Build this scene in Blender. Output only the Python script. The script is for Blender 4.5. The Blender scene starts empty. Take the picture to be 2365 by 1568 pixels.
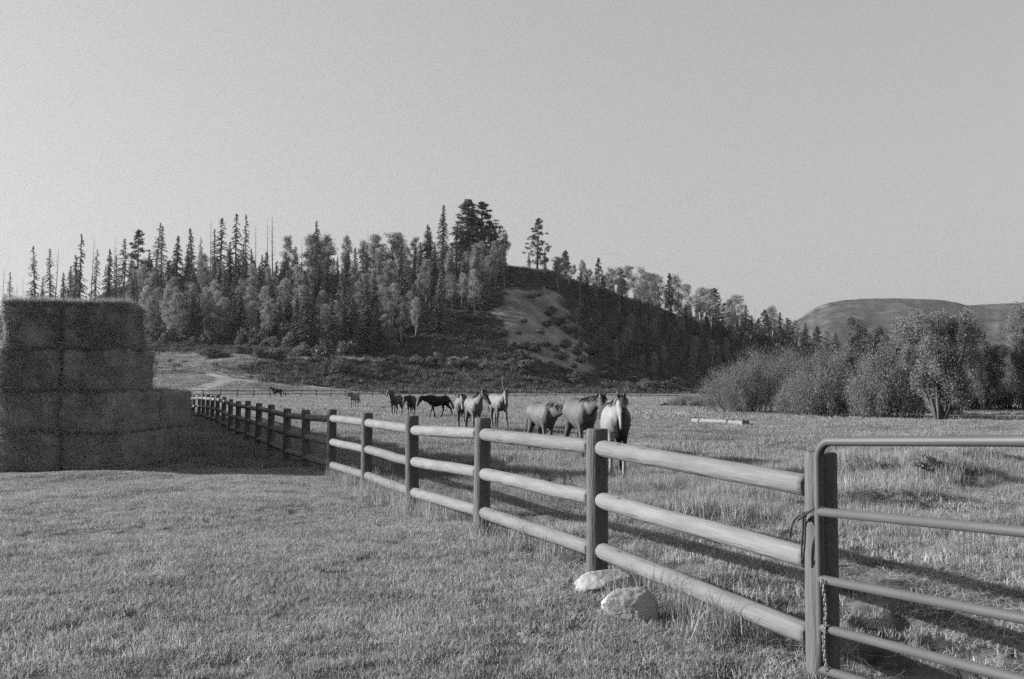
import bpy, bmesh, math, random
import numpy as np
from mathutils import Vector, Matrix, noise as mnoise

R = math.radians
rng = np.random.default_rng(7)
random.seed(7)
scene = bpy.context.scene
COL = scene.collection

# ------------------------------------------------------------------ camera
F, CX, CY, CAMZ = 2298.0, 1182.0, 784.0, 1.67      # photo measured at 2364 px width
PITCH = math.atan(126.0 / F)
cam_d = bpy.data.cameras.new('camera')
cam_d.sensor_width = 36.0
cam_d.lens = 36.0 * F / 2364.0
cam_d.clip_start = 0.05
cam_d.clip_end = 20000
cam = bpy.data.objects.new('camera', cam_d)
COL.objects.link(cam)
cam.location = (0, 0, CAMZ)
cam.rotation_euler = (math.pi / 2 + PITCH, 0, 0)
scene.camera = cam

# ------------------------------------------------------------------ light
SUN_AZ = math.atan2(-0.981, 0.194)      # clockwise from +Y
SUN_EL = R(18.5)
TO_SUN = Vector((math.sin(SUN_AZ) * math.cos(SUN_EL), math.cos(SUN_AZ) * math.cos(SUN_EL), math.sin(SUN_EL)))
world = bpy.data.worlds.new('World')
scene.world = world
world.use_nodes = True
nt = world.node_tree
nt.nodes.clear()
sky = nt.nodes.new('ShaderNodeTexSky')
sky.sky_type = 'NISHITA'
sky.sun_disc = False
sky.sun_elevation = SUN_EL
sky.sun_rotation = SUN_AZ
sky.altitude = 0
sky.air_density = 2.0
sky.dust_density = 1.0
sky.ozone_density = 1.0
sep = nt.nodes.new('ShaderNodeSeparateColor')           # panchromatic film: green and blue, with the film's soft shoulder
mixf = nt.nodes.new('ShaderNodeMix'); mixf.data_type = 'FLOAT'; mixf.inputs[0].default_value = 0.5
shoulder = nt.nodes.new('ShaderNodeMath'); shoulder.operation = 'POWER'; shoulder.inputs[1].default_value = 0.6
bg = nt.nodes.new('ShaderNodeBackground')
bg.inputs['Strength'].default_value = 0.103
wo = nt.nodes.new('ShaderNodeOutputWorld')
nt.links.new(sky.outputs[0], sep.inputs[0])
nt.links.new(sep.outputs[1], mixf.inputs[2])
nt.links.new(sep.outputs[2], mixf.inputs[3])
nt.links.new(mixf.outputs[0], shoulder.inputs[0])
nt.links.new(shoulder.outputs[0], bg.inputs['Color'])
nt.links.new(bg.outputs[0], wo.inputs[0])

sun_d = bpy.data.lights.new('sun', 'SUN')
sun_d.energy = 5.0
sun_d.angle = R(0.55)
sun_d.color = (1, 1, 1)
sun = bpy.data.objects.new('sun', sun_d)
COL.objects.link(sun)
sun.rotation_euler = TO_SUN.to_track_quat('Z', 'Y').to_euler()
sun.location = (-60, 20, 60)

vs = scene.view_settings
vs.view_transform = 'Standard'
vs.look = 'None'
vs.exposure = 1.2
vs.gamma = 1.0
vs.use_curve_mapping = False
scene.cycles.use_denoising = False
scene.cycles.use_adaptive_sampling = True
scene.cycles.adaptive_threshold = 0.02
scene.cycles.adaptive_min_samples = 20
scene.cycles.max_bounces = 5
scene.cycles.diffuse_bounces = 2
scene.cycles.glossy_bounces = 2
scene.cycles.transmission_bounces = 3
scene.cycles.volume_bounces = 0
scene.cycles.transparent_max_bounces = 6
scene.cycles.caustics_reflective = False
scene.cycles.caustics_refractive = False


# ------------------------------------------------------------------ helpers
def smooth01(t):
    t = np.clip(t, 0.0, 1.0)
    return t * t * (3 - 2 * t)


def ray(u, v):
    zc = (CY - v) / F
    c, s = math.cos(PITCH), math.sin(PITCH)
    return ((u - CX) / F, c - s * zc, s + c * zc)


def at(u, v, Y):
    """world point seen at photo position (u, v) standing at distance Y"""
    x, y, z = ray(u, v)
    return (x / y * Y, Y, CAMZ + z / y * Y)


def make_mesh(name, verts, faces, smooth=False, mat=None):
    me = bpy.data.meshes.new(name)
    verts = np.asarray(verts, dtype=np.float32)
    if isinstance(faces, np.ndarray):
        n, k = faces.shape
        me.vertices.add(len(verts))
        me.vertices.foreach_set('co', verts.ravel())
        me.loops.add(n * k)
        me.loops.foreach_set('vertex_index', faces.astype(np.int32).ravel())
        me.polygons.add(n)
        me.polygons.foreach_set('loop_start', np.arange(0, n * k, k, dtype=np.int32))
        me.update(calc_edges=True)
    else:
        me.from_pydata([tuple(map(float, v)) for v in verts], [], [tuple(int(i) for i in f) for f in faces])
        me.update()
    if smooth:
        me.polygons.foreach_set('use_smooth', np.ones(len(me.polygons), dtype=bool))
    if mat is not None:
        me.materials.append(mat)
    return me


def obj(name, me, parent=None, loc=None, rot=None, scl=None):
    o = bpy.data.objects.new(name, me)
    COL.objects.link(o)
    if parent is not None:
        o.parent = parent
    if loc is not None:
        o.location = loc
    if rot is not None:
        o.rotation_euler = rot
    if scl is not None:
        o.scale = scl if hasattr(scl, '__len__') else (scl, scl, scl)
    return o


def thing(name, label, cat, loc=(0, 0, 0), rotz=0.0, group=None, scl=None, me=None):
    o = obj(name, me, None, loc, (0, 0, rotz), scl)
    o['label'] = label
    o['category'] = cat
    if group:
        o['group'] = group
    return o


def gray_mat(name, val, rough=0.85, noise_scale=0.0, noise_amt=0.0, bump=0.0, bump_scale=30.0, trans=0.0,
             rand=0.0, island=0.0, stretch=None, spec=0.15, detail=6.0, attr=None, metallic=0.0, second=None, patchy=None, knots=False):
    m = bpy.data.materials.new(name)
    m.use_nodes = True
    t = m.node_tree
    t.nodes.clear()
    N, L = t.nodes.new, t.links.new
    out = N('ShaderNodeOutputMaterial')
    b = N('ShaderNodeBsdfPrincipled')
    b.inputs['Roughness'].default_value = rough
    b.inputs['Specular IOR Level'].default_value = spec
    b.inputs['Metallic'].default_value = metallic
    if attr:
        a = N('ShaderNodeAttribute'); a.attribute_name = attr
        cur = a.outputs['Fac']
    else:
        vnode = N('ShaderNodeValue'); vnode.outputs[0].default_value = val
        cur = vnode.outputs[0]

    def mul(sock, factor_sock, lo, hi):
        mr = N('ShaderNodeMapRange')
        mr.inputs['To Min'].default_value = lo
        mr.inputs['To Max'].default_value = hi
        L(factor_sock, mr.inputs['Value'])
        mm = N('ShaderNodeMath'); mm.operation = 'MULTIPLY'
        L(sock, mm.inputs[0]); L(mr.outputs[0], mm.inputs[1])
        return mm.outputs[0]
    tc = N('ShaderNodeTexCoord')
    vec = tc.outputs['Object']
    if stretch:
        mp = N('ShaderNodeMapping'); mp.inputs['Scale'].default_value = stretch
        L(vec, mp.inputs[0]); vec = mp.outputs[0]
    if noise_amt:
        nz = N('ShaderNodeTexNoise'); nz.inputs['Scale'].default_value = noise_scale
        nz.inputs['Detail'].default_value = detail
        nz.inputs['Roughness'].default_value = 0.65
        L(vec, nz.inputs['Vector'])
        cur = mul(cur, nz.outputs['Fac'], 1 - 1.6 * noise_amt, 1 + 1.6 * noise_amt)
        if second:
            n2 = N('ShaderNodeTexNoise'); n2.inputs['Scale'].default_value = second[0]
            n2.inputs['Detail'].default_value = 3
            L(tc.outputs['Object'], n2.inputs['Vector'])
            cur = mul(cur, n2.outputs['Fac'], 1 - 1.6 * second[1], 1 + 1.6 * second[1])
    if rand:
        oi = N('ShaderNodeObjectInfo')
        cur = mul(cur, oi.outputs['Random'], 1 - rand, 1 + rand)
    if island:
        g = N('ShaderNodeNewGeometry')
        cur = mul(cur, g.outputs['Random Per Island'], 1 - island, 1 + island)
    if patchy:
        gp_ = N('ShaderNodeNewGeometry')
        for sc_, am_ in patchy:
            pn = N('ShaderNodeTexNoise'); pn.inputs['Scale'].default_value = sc_; pn.inputs['Detail'].default_value = 4
            L(gp_.outputs['Position'], pn.inputs['Vector'])
            cur = mul(cur, pn.outputs['Fac'], 1 - 2.2 * am_, 1 + 2.2 * am_)
    if knots:
        kv = N('ShaderNodeTexVoronoi'); kv.inputs['Scale'].default_value = 2.4
        km = N('ShaderNodeMapping'); km.inputs['Scale'].default_value = (1.0, 3.2, 3.2)
        L(tc.outputs['Object'], km.inputs[0]); L(km.outputs[0], kv.inputs['Vector'])
        kr = N('ShaderNodeMapRange'); kr.inputs['From Min'].default_value = 0.06; kr.inputs['From Max'].default_value = 0.13
        kr.inputs['To Min'].default_value = 0.45; kr.inputs['To Max'].default_value = 1.0
        L(kv.outputs['Distance'], kr.inputs['Value'])
        mk = N('ShaderNodeMath'); mk.operation = 'MULTIPLY'; L(cur, mk.inputs[0]); L(kr.outputs[0], mk.inputs[1]); cur = mk.outputs[0]
        cn = N('ShaderNodeTexNoise'); cn.inputs['Scale'].default_value = 9.0; cn.inputs['Detail'].default_value = 2
        cm_ = N('ShaderNodeMapping'); cm_.inputs['Scale'].default_value = (0.12, 2.6, 2.6)
        L(tc.outputs['Object'], cm_.inputs[0]); L(cm_.outputs[0], cn.inputs['Vector'])
        cr_ = N('ShaderNodeMapRange'); cr_.inputs['From Min'].default_value = 0.30; cr_.inputs['From Max'].default_value = 0.36
        cr_.inputs['To Min'].default_value = 0.35; cr_.inputs['To Max'].default_value = 1.0
        L(cn.outputs['Fac'], cr_.inputs['Value'])
        mc = N('ShaderNodeMath'); mc.operation = 'MULTIPLY'; L(cur, mc.inputs[0]); L(cr_.outputs[0], mc.inputs[1]); cur = mc.outputs[0]
    L(cur, b.inputs['Base Color'])
    if bump:
        bn = N('ShaderNodeTexNoise'); bn.inputs['Scale'].default_value = bump_scale
        bn.inputs['Detail'].default_value = 6
        L(vec, bn.inputs['Vector'])
        bp = N('ShaderNodeBump'); bp.inputs['Strength'].default_value = bump
        bp.inputs['Distance'].default_value = 0.02
        L(bn.outputs['Fac'], bp.inputs['Height'])
        L(bp.outputs[0], b.inputs['Normal'])
    if trans:
        tr = N('ShaderNodeBsdfTranslucent')
        L(cur, tr.inputs['Color'])
        mx = N('ShaderNodeMixShader'); mx.inputs[0].default_value = trans
        L(b.outputs[0], mx.inputs[1]); L(tr.outputs[0], mx.inputs[2])
        L(mx.outputs[0], out.inputs['Surface'])
    else:
        L(b.outputs[0], out.inputs['Surface'])
    return m


M = {}
M['ground'] = gray_mat('ground', 0.1, 0.95, 3.0, 0.35, 0.5, 40.0, attr='albedo', second=(0.12, 0.25), spec=0.05)
M['grass'] = gray_mat('grass_blades', 0.31, 0.7, trans=0.35, rand=0.25, island=0.4, spec=0.2, patchy=((0.55, .13), (2.6, .2)))
M['meadow'] = gray_mat('meadow_blades', 0.245, 0.7, trans=0.35, rand=0.25, island=0.4, spec=0.15, patchy=((0.18, .22), (0.8, .18)))
M['dry'] = gray_mat('dry_stalks', 0.28, 0.7, trans=0.25, rand=0.25, island=0.4, spec=0.2, patchy=((0.7, .22),))
M['brush'] = gray_mat('hill_brush', 0.1, 0.8, trans=0.2, rand=0.4, island=0.3)
M['post'] = gray_mat('weathered_post', 0.092, 0.8, 6.0, 0.35, 0.5, 9.0, rand=0.12, stretch=(6, 6, 0.7), spec=0.1)
M['rail'] = gray_mat('peeled_rail', 0.155, 0.9, 5.0, 0.26, 0.6, 7.0, rand=0.10, stretch=(0.5, 6, 6), spec=0.04, second=(1.6, 0.16), knots=True)
M['farfence'] = gray_mat('far_fence_wood', 0.1, 0.85, rand=0.2)
M['corral'] = gray_mat('corral_rail', 0.09, 0.8, rand=0.15)  # rails coloured dark all over to carry their shadow side
M['gate'] = gray_mat('gate_tube', 0.065, 0.55, 40.0, 0.12, 0.0, spec=0.35, second=(3.0, 0.12))
M['chain'] = gray_mat('chain_steel', 0.2, 0.5, metallic=0.3, spec=0.5)
M['rope'] = gray_mat('rope_fibre', 0.04, 0.9)
M['hay'] = gray_mat('hay_face', 0.2, 0.95, 9.0, 0.45, 1.0, 22.0, rand=0.08, stretch=(2.8, 2.8, 0.45), spec=0.03, second=(1.3, 0.14))
M['straw'] = gray_mat('hay_straw', 0.3, 0.85, trans=0.3, island=0.4, rand=0.1)
M['rock'] = gray_mat('pale_boulder', 0.27, 0.9, 5.0, 0.2, 0.8, 16.0, spec=0.1, second=(14.0, 0.1))
M['bark_dark'] = gray_mat('conifer_bark', 0.05, 0.9, rand=0.2)
M['bark_pale'] = gray_mat('aspen_bark', 0.36, 0.8, 1.5, 0.25, rand=0.1)
M['bark_grey'] = gray_mat('dead_wood', 0.11, 0.85, rand=0.2)
M['spruce'] = gray_mat('spruce_needles', 0.16, 0.7, trans=0.15, rand=0.3, island=0.35)
M['fir'] = gray_mat('fir_needles', 0.115, 0.7, trans=0.12, rand=0.25, island=0.35)
M['aspen'] = gray_mat('aspen_leaves', 0.23, 0.6, trans=0.35, rand=0.25, island=0.4)
M['pine'] = gray_mat('pine_needles', 0.075, 0.7, trans=0.12, rand=0.2, island=0.35)
M['willow'] = gray_mat('willow_leaves', 0.18, 0.7, trans=0.3, rand=0.14, island=0.25, spec=0.08, patchy=((0.9, .25),))
M['willow_shaded'] = gray_mat('shaded_leaves', 0.085, 0.6, trans=0.2, rand=0.1, island=0.45)  # darker willow leaves: the crown's shadow sides put into the colour
M['stem'] = gray_mat('willow_stem', 0.07, 0.85, rand=0.2)
M['shrub'] = gray_mat('shrub_leaves', 0.125, 0.7, trans=0.25, rand=0.3, island=0.4)
M['mesa'] = gray_mat('mesa_slopes', 0.05, 0.95, 0.03, 1.3, second=(0.006, 0.9), spec=0.0)
M['trough'] = gray_mat('painted_trough', 0.15, 0.7, 4.0, 0.1)
M['strap'] = gray_mat('dark_strap', 0.03, 0.7)
M['coat'] = gray_mat('horse_coat', 0.2, 0.62, 9.0, 0.09, attr='coat', spec=0.25, second=(30.0, 0.05))
M['mane_dark'] = gray_mat('dark_mane', 0.02, 0.6, island=0.4, spec=0.3)
M['mane_pale'] = gray_mat('pale_mane', 0.16, 0.6, island=0.3, spec=0.3)
M['mane_mid'] = gray_mat('brown_mane', 0.045, 0.6, island=0.4, spec=0.3)

# ------------------------------------------------------------------ terrain
# photo-measured hillside profiles: at each bearing, (distance, photo height v) pairs
FIELD = [(0, 0.0), (100, 0.0), (168, 0.85)]
PROF = {
    -900: [(230, 905), (400, 890), (600, 890), (900, 905)],
    -300: [(215, 900), (250, 868), (300, 835), (360, 800), (420, 770), (520, 765), (700, 820), (900, 880)],
    0: [(215, 900), (245, 865), (290, 825), (350, 780), (420, 738), (480, 728), (650, 780), (900, 880)],
    170: [(210, 900), (240, 863), (285, 818), (345, 765), (415, 714), (470, 702), (620, 750), (900, 880)],
    300: [(205, 900), (235, 862), (305, 813), (352, 745), (410, 682), (460, 655), (600, 720), (900, 880)],
    400: [(195, 905), (212, 885), (235, 860), (302, 814), (346, 748), (405, 684), (455, 648), (600, 715), (900, 880)],
    520: [(195, 910), (222, 882), (245, 850), (268, 828), (304, 813), (345, 752), (405, 685), (450, 645), (600, 715), (900, 880)],
    650: [(212, 915), (228, 893), (245, 880), (256, 850), (262, 831), (287, 818), (340, 752), (400, 683), (445, 640), (600, 715), (900, 880)],
    800: [(215, 917), (238, 903), (252, 880), (265, 842), (270, 831), (292, 822), (325, 780), (380, 710), (435, 634), (600, 715), (900, 880)],
    950: [(215, 918), (242, 906), (260, 872), (276, 845), (302, 800), (342, 740), (392, 680), (435, 625), (600, 715), (900, 880)],
    1100: [(215, 918), (247, 906), (266, 872), (286, 832), (312, 780), (352, 720), (392, 660), (432, 617), (600, 715), (900, 880)],
    1200: [(215, 918), (250, 904), (270, 866), (290, 835), (320, 775), (360, 705), (400, 650), (437, 611), (600, 710), (900, 880)],
    1300: [(216, 918), (254, 906), (278, 874), (303, 848), (342, 785), (392, 712), (432, 652), (455, 628), (600, 700), (900, 880)],
    1400: [(220, 918), (262, 906), (300, 874), (350, 832), (402, 762), (452, 702), (500, 663), (650, 720), (900, 880)],
    1500: [(230, 919), (284, 906), (342, 872), (422, 802), (502, 732), (560, 694), (700, 740), (950, 880)],
    1650: [(250, 920), (322, 908), (402, 880), (502, 820), (602, 756), (660, 727), (800, 765), (1050, 885)],
    1800: [(280, 920), (382, 908), (502, 884), (652, 812), (800, 756), (950, 790), (1150, 885)],
    1950: [(320, 919), (502, 910), (702, 872), (900, 818), (1050, 840), (1200, 895)],
    2100: [(350, 918), (602, 910), (902, 885), (1100, 890), (1250, 905)],
    2400: [(400, 917), (800, 911), (1250, 908)],
    3200: [(400, 917), (800, 911), (1250, 908)],
}
QS = np.array([(u - CX) / F for u in sorted(PROF)])
YG = np.arange(0, 1300, 2.0)
prof_h = []
for u in sorted(PROF):
    ys = [a for a, _ in FIELD]
    zs = [b for _, b in FIELD]
    for (Y, v) in PROF[u]:
        ys.append(Y)
        zs.append(at(u, v, Y)[2])
    h = np.interp(YG, ys, zs)
    k = np.array([1, 3, 5, 3, 1], float); k /= k.sum()
    for _ in range(2):
        h = np.convolve(np.pad(h, 2, mode='edge'), k, mode='valid')
    prof_h.append(h)
prof_h = np.array(prof_h)
QG = np.linspace(QS[0], QS[-1], 700)
HT = np.empty((len(QG), len(YG)))
for j in range(len(YG)):
    HT[:, j] = np.interp(QG, QS, prof_h[:, j])
kk = np.exp(-0.5 * (np.arange(-14, 15) / 6.0) ** 2); kk /= kk.sum()
HP = np.pad(HT, ((14, 14), (0, 0)), mode='edge')
HT = sum(w * HP[i:i + len(QG)] for i, w in enumerate(kk))


def vnoise(x, y, seed=0):
    """smooth value noise on arrays"""
    xi = np.floor(x).astype(int); yi = np.floor(y).astype(int)
    fx = x - xi; fy = y - yi
    fx = fx * fx * (3 - 2 * fx); fy = fy * fy * (3 - 2 * fy)

    def hsh(a, b):
        n = (a * 374761393 + b * 668265263 + seed * 1442695041) & 0xffffffff
        n = ((n ^ (n >> 13)) * 1274126177) & 0xffffffff
        return ((n ^ (n >> 16)) & 0xffff) / 65535.0
    a = hsh(xi, yi); b = hsh(xi + 1, yi); c = hsh(xi, yi + 1); d = hsh(xi + 1, yi + 1)
    return (a * (1 - fx) + b * fx) * (1 - fy) + (c * (1 - fx) + d * fx) * fy - 0.5


def fbm(x, y, seed=0, oct=4):
    s = 0; a = 1.0
    for o in range(oct):
        s = s + a * vnoise(x * 2 ** o, y * 2 ** o, seed + o * 17)
        a *= 0.5
    return s


MOUNDS = [(2.7, 5.4, -.17, 1.5, 1.7), (8.8, 21.0, .50, .8, .9), (8.0, 18.0, .40, .9, .6), (6.9, 21.2, .40, 1.0, .7), (10.6, 23.5, .35, 1.2, .8), (5.5, 15.0, .22, .8, .5), (9.6, 16.2, .30, 1.1, .6), (6.6, 12.4, .2, .8, .5)]


def terr(x, y):
    x = np.asarray(x, float); y = np.asarray(y, float)
    yy = np.maximum(y, 1e-3)
    q = np.clip(x / yy, QG[0], QG[-1])
    qi = (q - QG[0]) / (QG[1] - QG[0])
    yi = np.clip(yy / 2.0, 0, len(YG) - 1.001)
    q0 = np.clip(np.floor(qi).astype(int), 0, len(QG) - 2); y0 = np.floor(yi).astype(int)
    fq = qi - q0; fy = yi - y0
    h = (HT[q0, y0] * (1 - fq) + HT[q0 + 1, y0] * fq) * (1 - fy) + (HT[q0, y0 + 1] * (1 - fq) + HT[q0 + 1, y0 + 1] * fq) * fy
    h = np.where(y < 5, 0, h)
    hill = smooth01((h - 0.9) / 8.0)
    h = h + hill * (fbm(x / 22.0, y / 22.0, 3) * 2.2 + fbm(x / 7.0, y / 7.0, 9, 2) * 0.7)
    h = h + (1 - hill) * (fbm(x / 6.0, y / 6.0, 5, 3) * 0.10 + fbm(x / 1.3, y / 1.3, 21, 2) * 0.035)
    h = h + 0.26 * smooth01((-x - 6) / 8.0) * smooth01((y - 24) / 26.0) * (1 - hill)
    h = h + 0.10 * np.exp(-(((x + 8.6) / 1.6) ** 2 + ((y - 20.2) / 0.6) ** 2))
    pad = smooth01((x - (4.258 - 0.3912 * y)) / 0.6) * smooth01((26 - y) / 8.0) * (y > 2)
    h = h + pad * (fbm(x / 0.55, y / 0.55, 141, 3) * 0.085 + np.minimum(fbm(x / 0.2, y / 0.2, 151, 2), 0.05) * 0.11)
    for (bx_, by_, bh_, bw_, bl_) in MOUNDS:
        h = h + bh_ * np.exp(-(((x - bx_) / bw_) ** 2 + ((y - by_) / bl_) ** 2))
    return h


def tz(x, y):
    return float(terr(np.array([x]), np.array([y]))[0])


_ymarch = np.concatenate([np.arange(3, 60, 0.1), np.arange(60, 1000, 0.5)])


def hit(u, v):
    """first ground point seen at photo position (u, v)"""
    dx, dy, dz = ray(u, v)
    X = dx / dy * _ymarch
    Z = CAMZ + dz / dy * _ymarch
    below = np.nonzero(Z <= terr(X, _ymarch))[0]
    i = below[0] if len(below) else len(_ymarch) - 1
    x, y = float(X[i]), float(_ymarch[i])
    return (x, y, tz(x, y))


# ---- ground sheet
az = np.concatenate([np.arange(-180, -45, 5.0), np.arange(-45, -32, 1.0), np.arange(-32, 32, 0.22), np.arange(32, 45, 1.0), np.arange(45, 180, 5.0)])
rr = [0.0, 0.6]
while rr[-1] < 150:
    rr.append(rr[-1] * (1.014 if 3.5 < rr[-1] < 20 else 1.035))
while rr[-1] < 470:
    rr.append(rr[-1] + 2.4)
while rr[-1] < 1300:
    rr.append(rr[-1] * 1.015)
while rr[-1] < 9500:
    rr.append(rr[-1] * 1.06)
rr = np.array(rr)
A, RR = np.meshgrid(np.radians(az), rr, indexing='ij')
GX = np.sin(A) * RR; GY = np.cos(A) * RR
GZ = terr(GX, GY)
lw = smooth01((80 - np.abs(np.degrees(A))) / 25.0)
GZ = GZ * lw
GZ = np.where(RR > 1400, GZ * np.clip(1 - (RR - 1400) / 800, 0, 1), GZ)
na, nr = A.shape
idx = np.arange(na * nr).reshape(na, nr)
nxt = np.roll(idx, -1, axis=0)
faces = np.stack([idx[:, :-1], nxt[:, :-1], nxt[:, 1:], idx[:, 1:]], axis=-1).reshape(-1, 4)
faces = faces[:, ::-1]
gme = make_mesh('ground', np.stack([GX, GY, GZ], -1).reshape(-1, 3), faces, True, M['ground'])


def seg_dist(px, py, pts):
    d = np.full(px.shape, 1e9)
    for (a, b) in zip(pts[:-1], pts[1:]):
        ax, ay = a[0], a[1]; bx, by = b[0], b[1]
        l2 = (bx - ax) ** 2 + (by - ay) ** 2 + 1e-9
        t = np.clip(((px - ax) * (bx - ax) + (py - ay) * (by - ay)) / l2, 0, 1)
        d = np.minimum(d, np.hypot(px - ax - t * (bx - ax), py - ay - t * (by - ay)))
    return d


FX = lambda y: 4.258 - 0.3912 * y            # the near fence line, x as a function of distance
Q = np.where(GY > 1, GX / np.maximum(GY, 1), 0)
U = Q * F + CX
zc_ang = np.where(GY > 1, (GZ - CAMZ) / np.maximum(GY, 1), 0)
V = CY - (zc_ang * math.cos(PITCH) - math.sin(PITCH)) / (math.cos(PITCH) + zc_ang * math.sin(PITCH)) * F
alb = np.full(GX.shape, 0.105)                                   # soil and thatch beneath the grass
right = GX > FX(GY)
alb = np.where(right & (GY < 30), 0.11, alb)
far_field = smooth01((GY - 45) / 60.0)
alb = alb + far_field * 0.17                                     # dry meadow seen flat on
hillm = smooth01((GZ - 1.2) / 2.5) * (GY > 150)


def lit_grass_mask(u, v, x, y):
    """dry grass where the sun strikes the slope left of the wood: bench, its lip, and the ground below the track"""
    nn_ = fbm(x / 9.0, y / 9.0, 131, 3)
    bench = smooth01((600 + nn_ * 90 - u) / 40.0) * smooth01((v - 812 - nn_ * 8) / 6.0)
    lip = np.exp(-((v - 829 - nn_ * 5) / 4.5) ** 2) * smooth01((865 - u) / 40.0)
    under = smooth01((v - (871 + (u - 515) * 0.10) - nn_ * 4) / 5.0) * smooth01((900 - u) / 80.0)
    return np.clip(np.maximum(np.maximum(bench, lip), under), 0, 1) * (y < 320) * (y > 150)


lit_bench = lit_grass_mask(U, V, GX, GY) * smooth01((GZ - 0.5) / 1.0)
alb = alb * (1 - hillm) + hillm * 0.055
alb = alb * (1 - lit_bench) + lit_bench * 0.25  # sunlit grass painted paler in albedo than the shaded bank
nz = fbm(GX / 5.0, GY / 5.0, 31)
nz2 = fbm(GX / 14.0, GY / 14.0, 77)
# bare pale scree on the spur
scv = [660, 720, 780, 820, 850, 870]
scu = lambda vv: np.interp(vv, scv, [1200, 1234, 1250, 1276, 1330, 1360])
scw = lambda vv: np.interp(vv, scv, [56, 94, 90, 76, 60, 34])
scree = smooth01((scw(V) - np.abs(U - scu(V)) + nz * 40 + nz2 * 40) / 22.0) * smooth01((V - 660 + nz * 20) / 16.0) * smooth01((868 - V + nz * 30) / 18.0)
scree = scree * (GY > 250) * (GY < 460)
alb = alb * (1 - scree) + scree * (0.27 + 0.22 * nz + 0.1 * nz2)
patch = smooth01((nz2 + nz * 0.6 - 0.42) / 0.25) * hillm * (U > 1280) * (U < 1700)
alb = alb + patch * 0.10
# dirt tracks
tr1 = [hit(*p) for p in ((440, 906), (470, 896), (500, 884), (515, 874), (480, 866))]
tr2 = [hit(*p) for p in ((515, 874), (580, 880), (660, 888), (760, 897), (880, 908))]
td = np.minimum(seg_dist(GX, GY, tr1), seg_dist(GX, GY, tr2))
trk = smooth01((2.6 - td) / 1.0)
alb = alb * (1 - trk) + trk * 0.46
# the trampled strip beside the paddock fence
fd = (GX - FX(GY)) * 0.93
tramp = smooth01((fd + 0.1) / 0.5) * smooth01((3.4 - fd + nz * 2) / 1.5) * smooth01((16 - GY) / 5.0)
alb = alb + tramp * 0.05
worn_g = smooth01(fd / 0.5) * smooth01((4.6 - fd + nz * 2) / 1.5) * smooth01((11 - GY) / 2.5) * (GY > 1)
alb = alb * (1 - worn_g) + worn_g * np.clip(0.14 + 0.22 * fbm(GX / .35, GY / .35, 161, 3), .04, .34)
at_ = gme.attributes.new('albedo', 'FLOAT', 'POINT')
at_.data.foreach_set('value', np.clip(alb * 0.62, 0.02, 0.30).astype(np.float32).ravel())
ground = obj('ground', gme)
ground['kind'] = 'structure'

# ---- far mesa
mu = np.linspace(1700, 2900, 220)
crest = np.interp(mu, [1700, 1780, 1855, 1880, 1915, 1950, 2000, 2060, 2120, 2180, 2215, 2235, 2260, 2364, 2500, 2700, 2900],
                  [800, 770, 727, 708, 694, 688, 685, 683.5, 685, 688, 694, 700, 699, 694, 690, 700, 740])
crest = crest + 1.2 * vnoise(mu / 9.0, mu * 0 + 3.3, 4)
rows = np.linspace(0, 1, 40)
mv, mf = [], []
for i, u in enumerate(mu):
    topz = at(u, crest[i], 3300)[2]
    for t in rows:
        if t < 0.6:
            s = t / 0.6
            Y = 2350 + 950 * s
            z = topz * (s ** 1.25)
            z += 26 * float(fbm(np.array([u / 70.0]), np.array([s * 3.2]), 8)[0]) * math.sin(math.pi * min(1, s * 1.02))
        else:
            s = (t - 0.6) / 0.4
            Y = 3300 + 1500 * s
            z = topz * (1 - s) ** 0.8
        x = (u - CX) / F * Y
        mv.append((x, Y, z - 2))
nrw = len(rows)
ii = np.arange(len(mu) * nrw).reshape(len(mu), nrw)
mf = np.stack([ii[:-1, :-1], ii[1:, :-1], ii[1:, 1:], ii[:-1, 1:]], -1).reshape(-1, 4)
mesa = obj('hills', make_mesh('hills', mv, mf, True, M['mesa']))
mesa['kind'] = 'structure'


# ------------------------------------------------------------------ basic shapes
def tube_arrays(path, radii, sides=10, up=(0, 0, 1), cap=True, offset=0):
    """rings round a path; radii floats or (lateral, vertical) pairs; returns verts, faces"""
    path = [Vector(p) for p in path]
    vs_, fs = [], []
    n = len(path)
    for i, p in enumerate(path):
        t = (path[min(i + 1, n - 1)] - path[max(i - 1, 0)]).normalized()
        upv = Vector(up)
        if abs(t.dot(upv)) > 0.97:
            upv = Vector((1, 0, 0))
        lat = upv.cross(t).normalized()
        ver = t.cross(lat).normalized()
        r = radii[i]
        ra, rb = (r, r) if not hasattr(r, '__len__') else r
        for k in range(sides):
            a = 2 * math.pi * k / sides
            vs_.append(p + lat * (math.cos(a) * ra) + ver * (math.sin(a) * rb))
    for i in range(n - 1):
        for k in range(sides):
            a = offset + i * sides + k; b = offset + i * sides + (k + 1) % sides
            fs.append((a, b, b + sides, a + sides))
    if cap:
        fs.append(tuple(offset + k for k in range(sides))[::-1])
        fs.append(tuple(offset + (n - 1) * sides + k for k in range(sides)))
    return vs_, fs


def tube_mesh(name, path, radii, sides=10, mat=None, up=(0, 0, 1)):
    v, f = tube_arrays(path, radii, sides, up)
    return make_mesh(name, v, f, True, mat)


class Acc:
    def __init__(self):
        self.v = []; self.f = []

    def tube(self, path, radii, sides=8, up=(0, 0, 1)):
        v, f = tube_arrays(path, radii, sides, up, True, len(self.v))
        self.v += v; self.f += f

    def mesh(self, name, mat=None, smooth=True):
        return make_mesh(name, self.v, self.f, smooth, mat)


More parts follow.
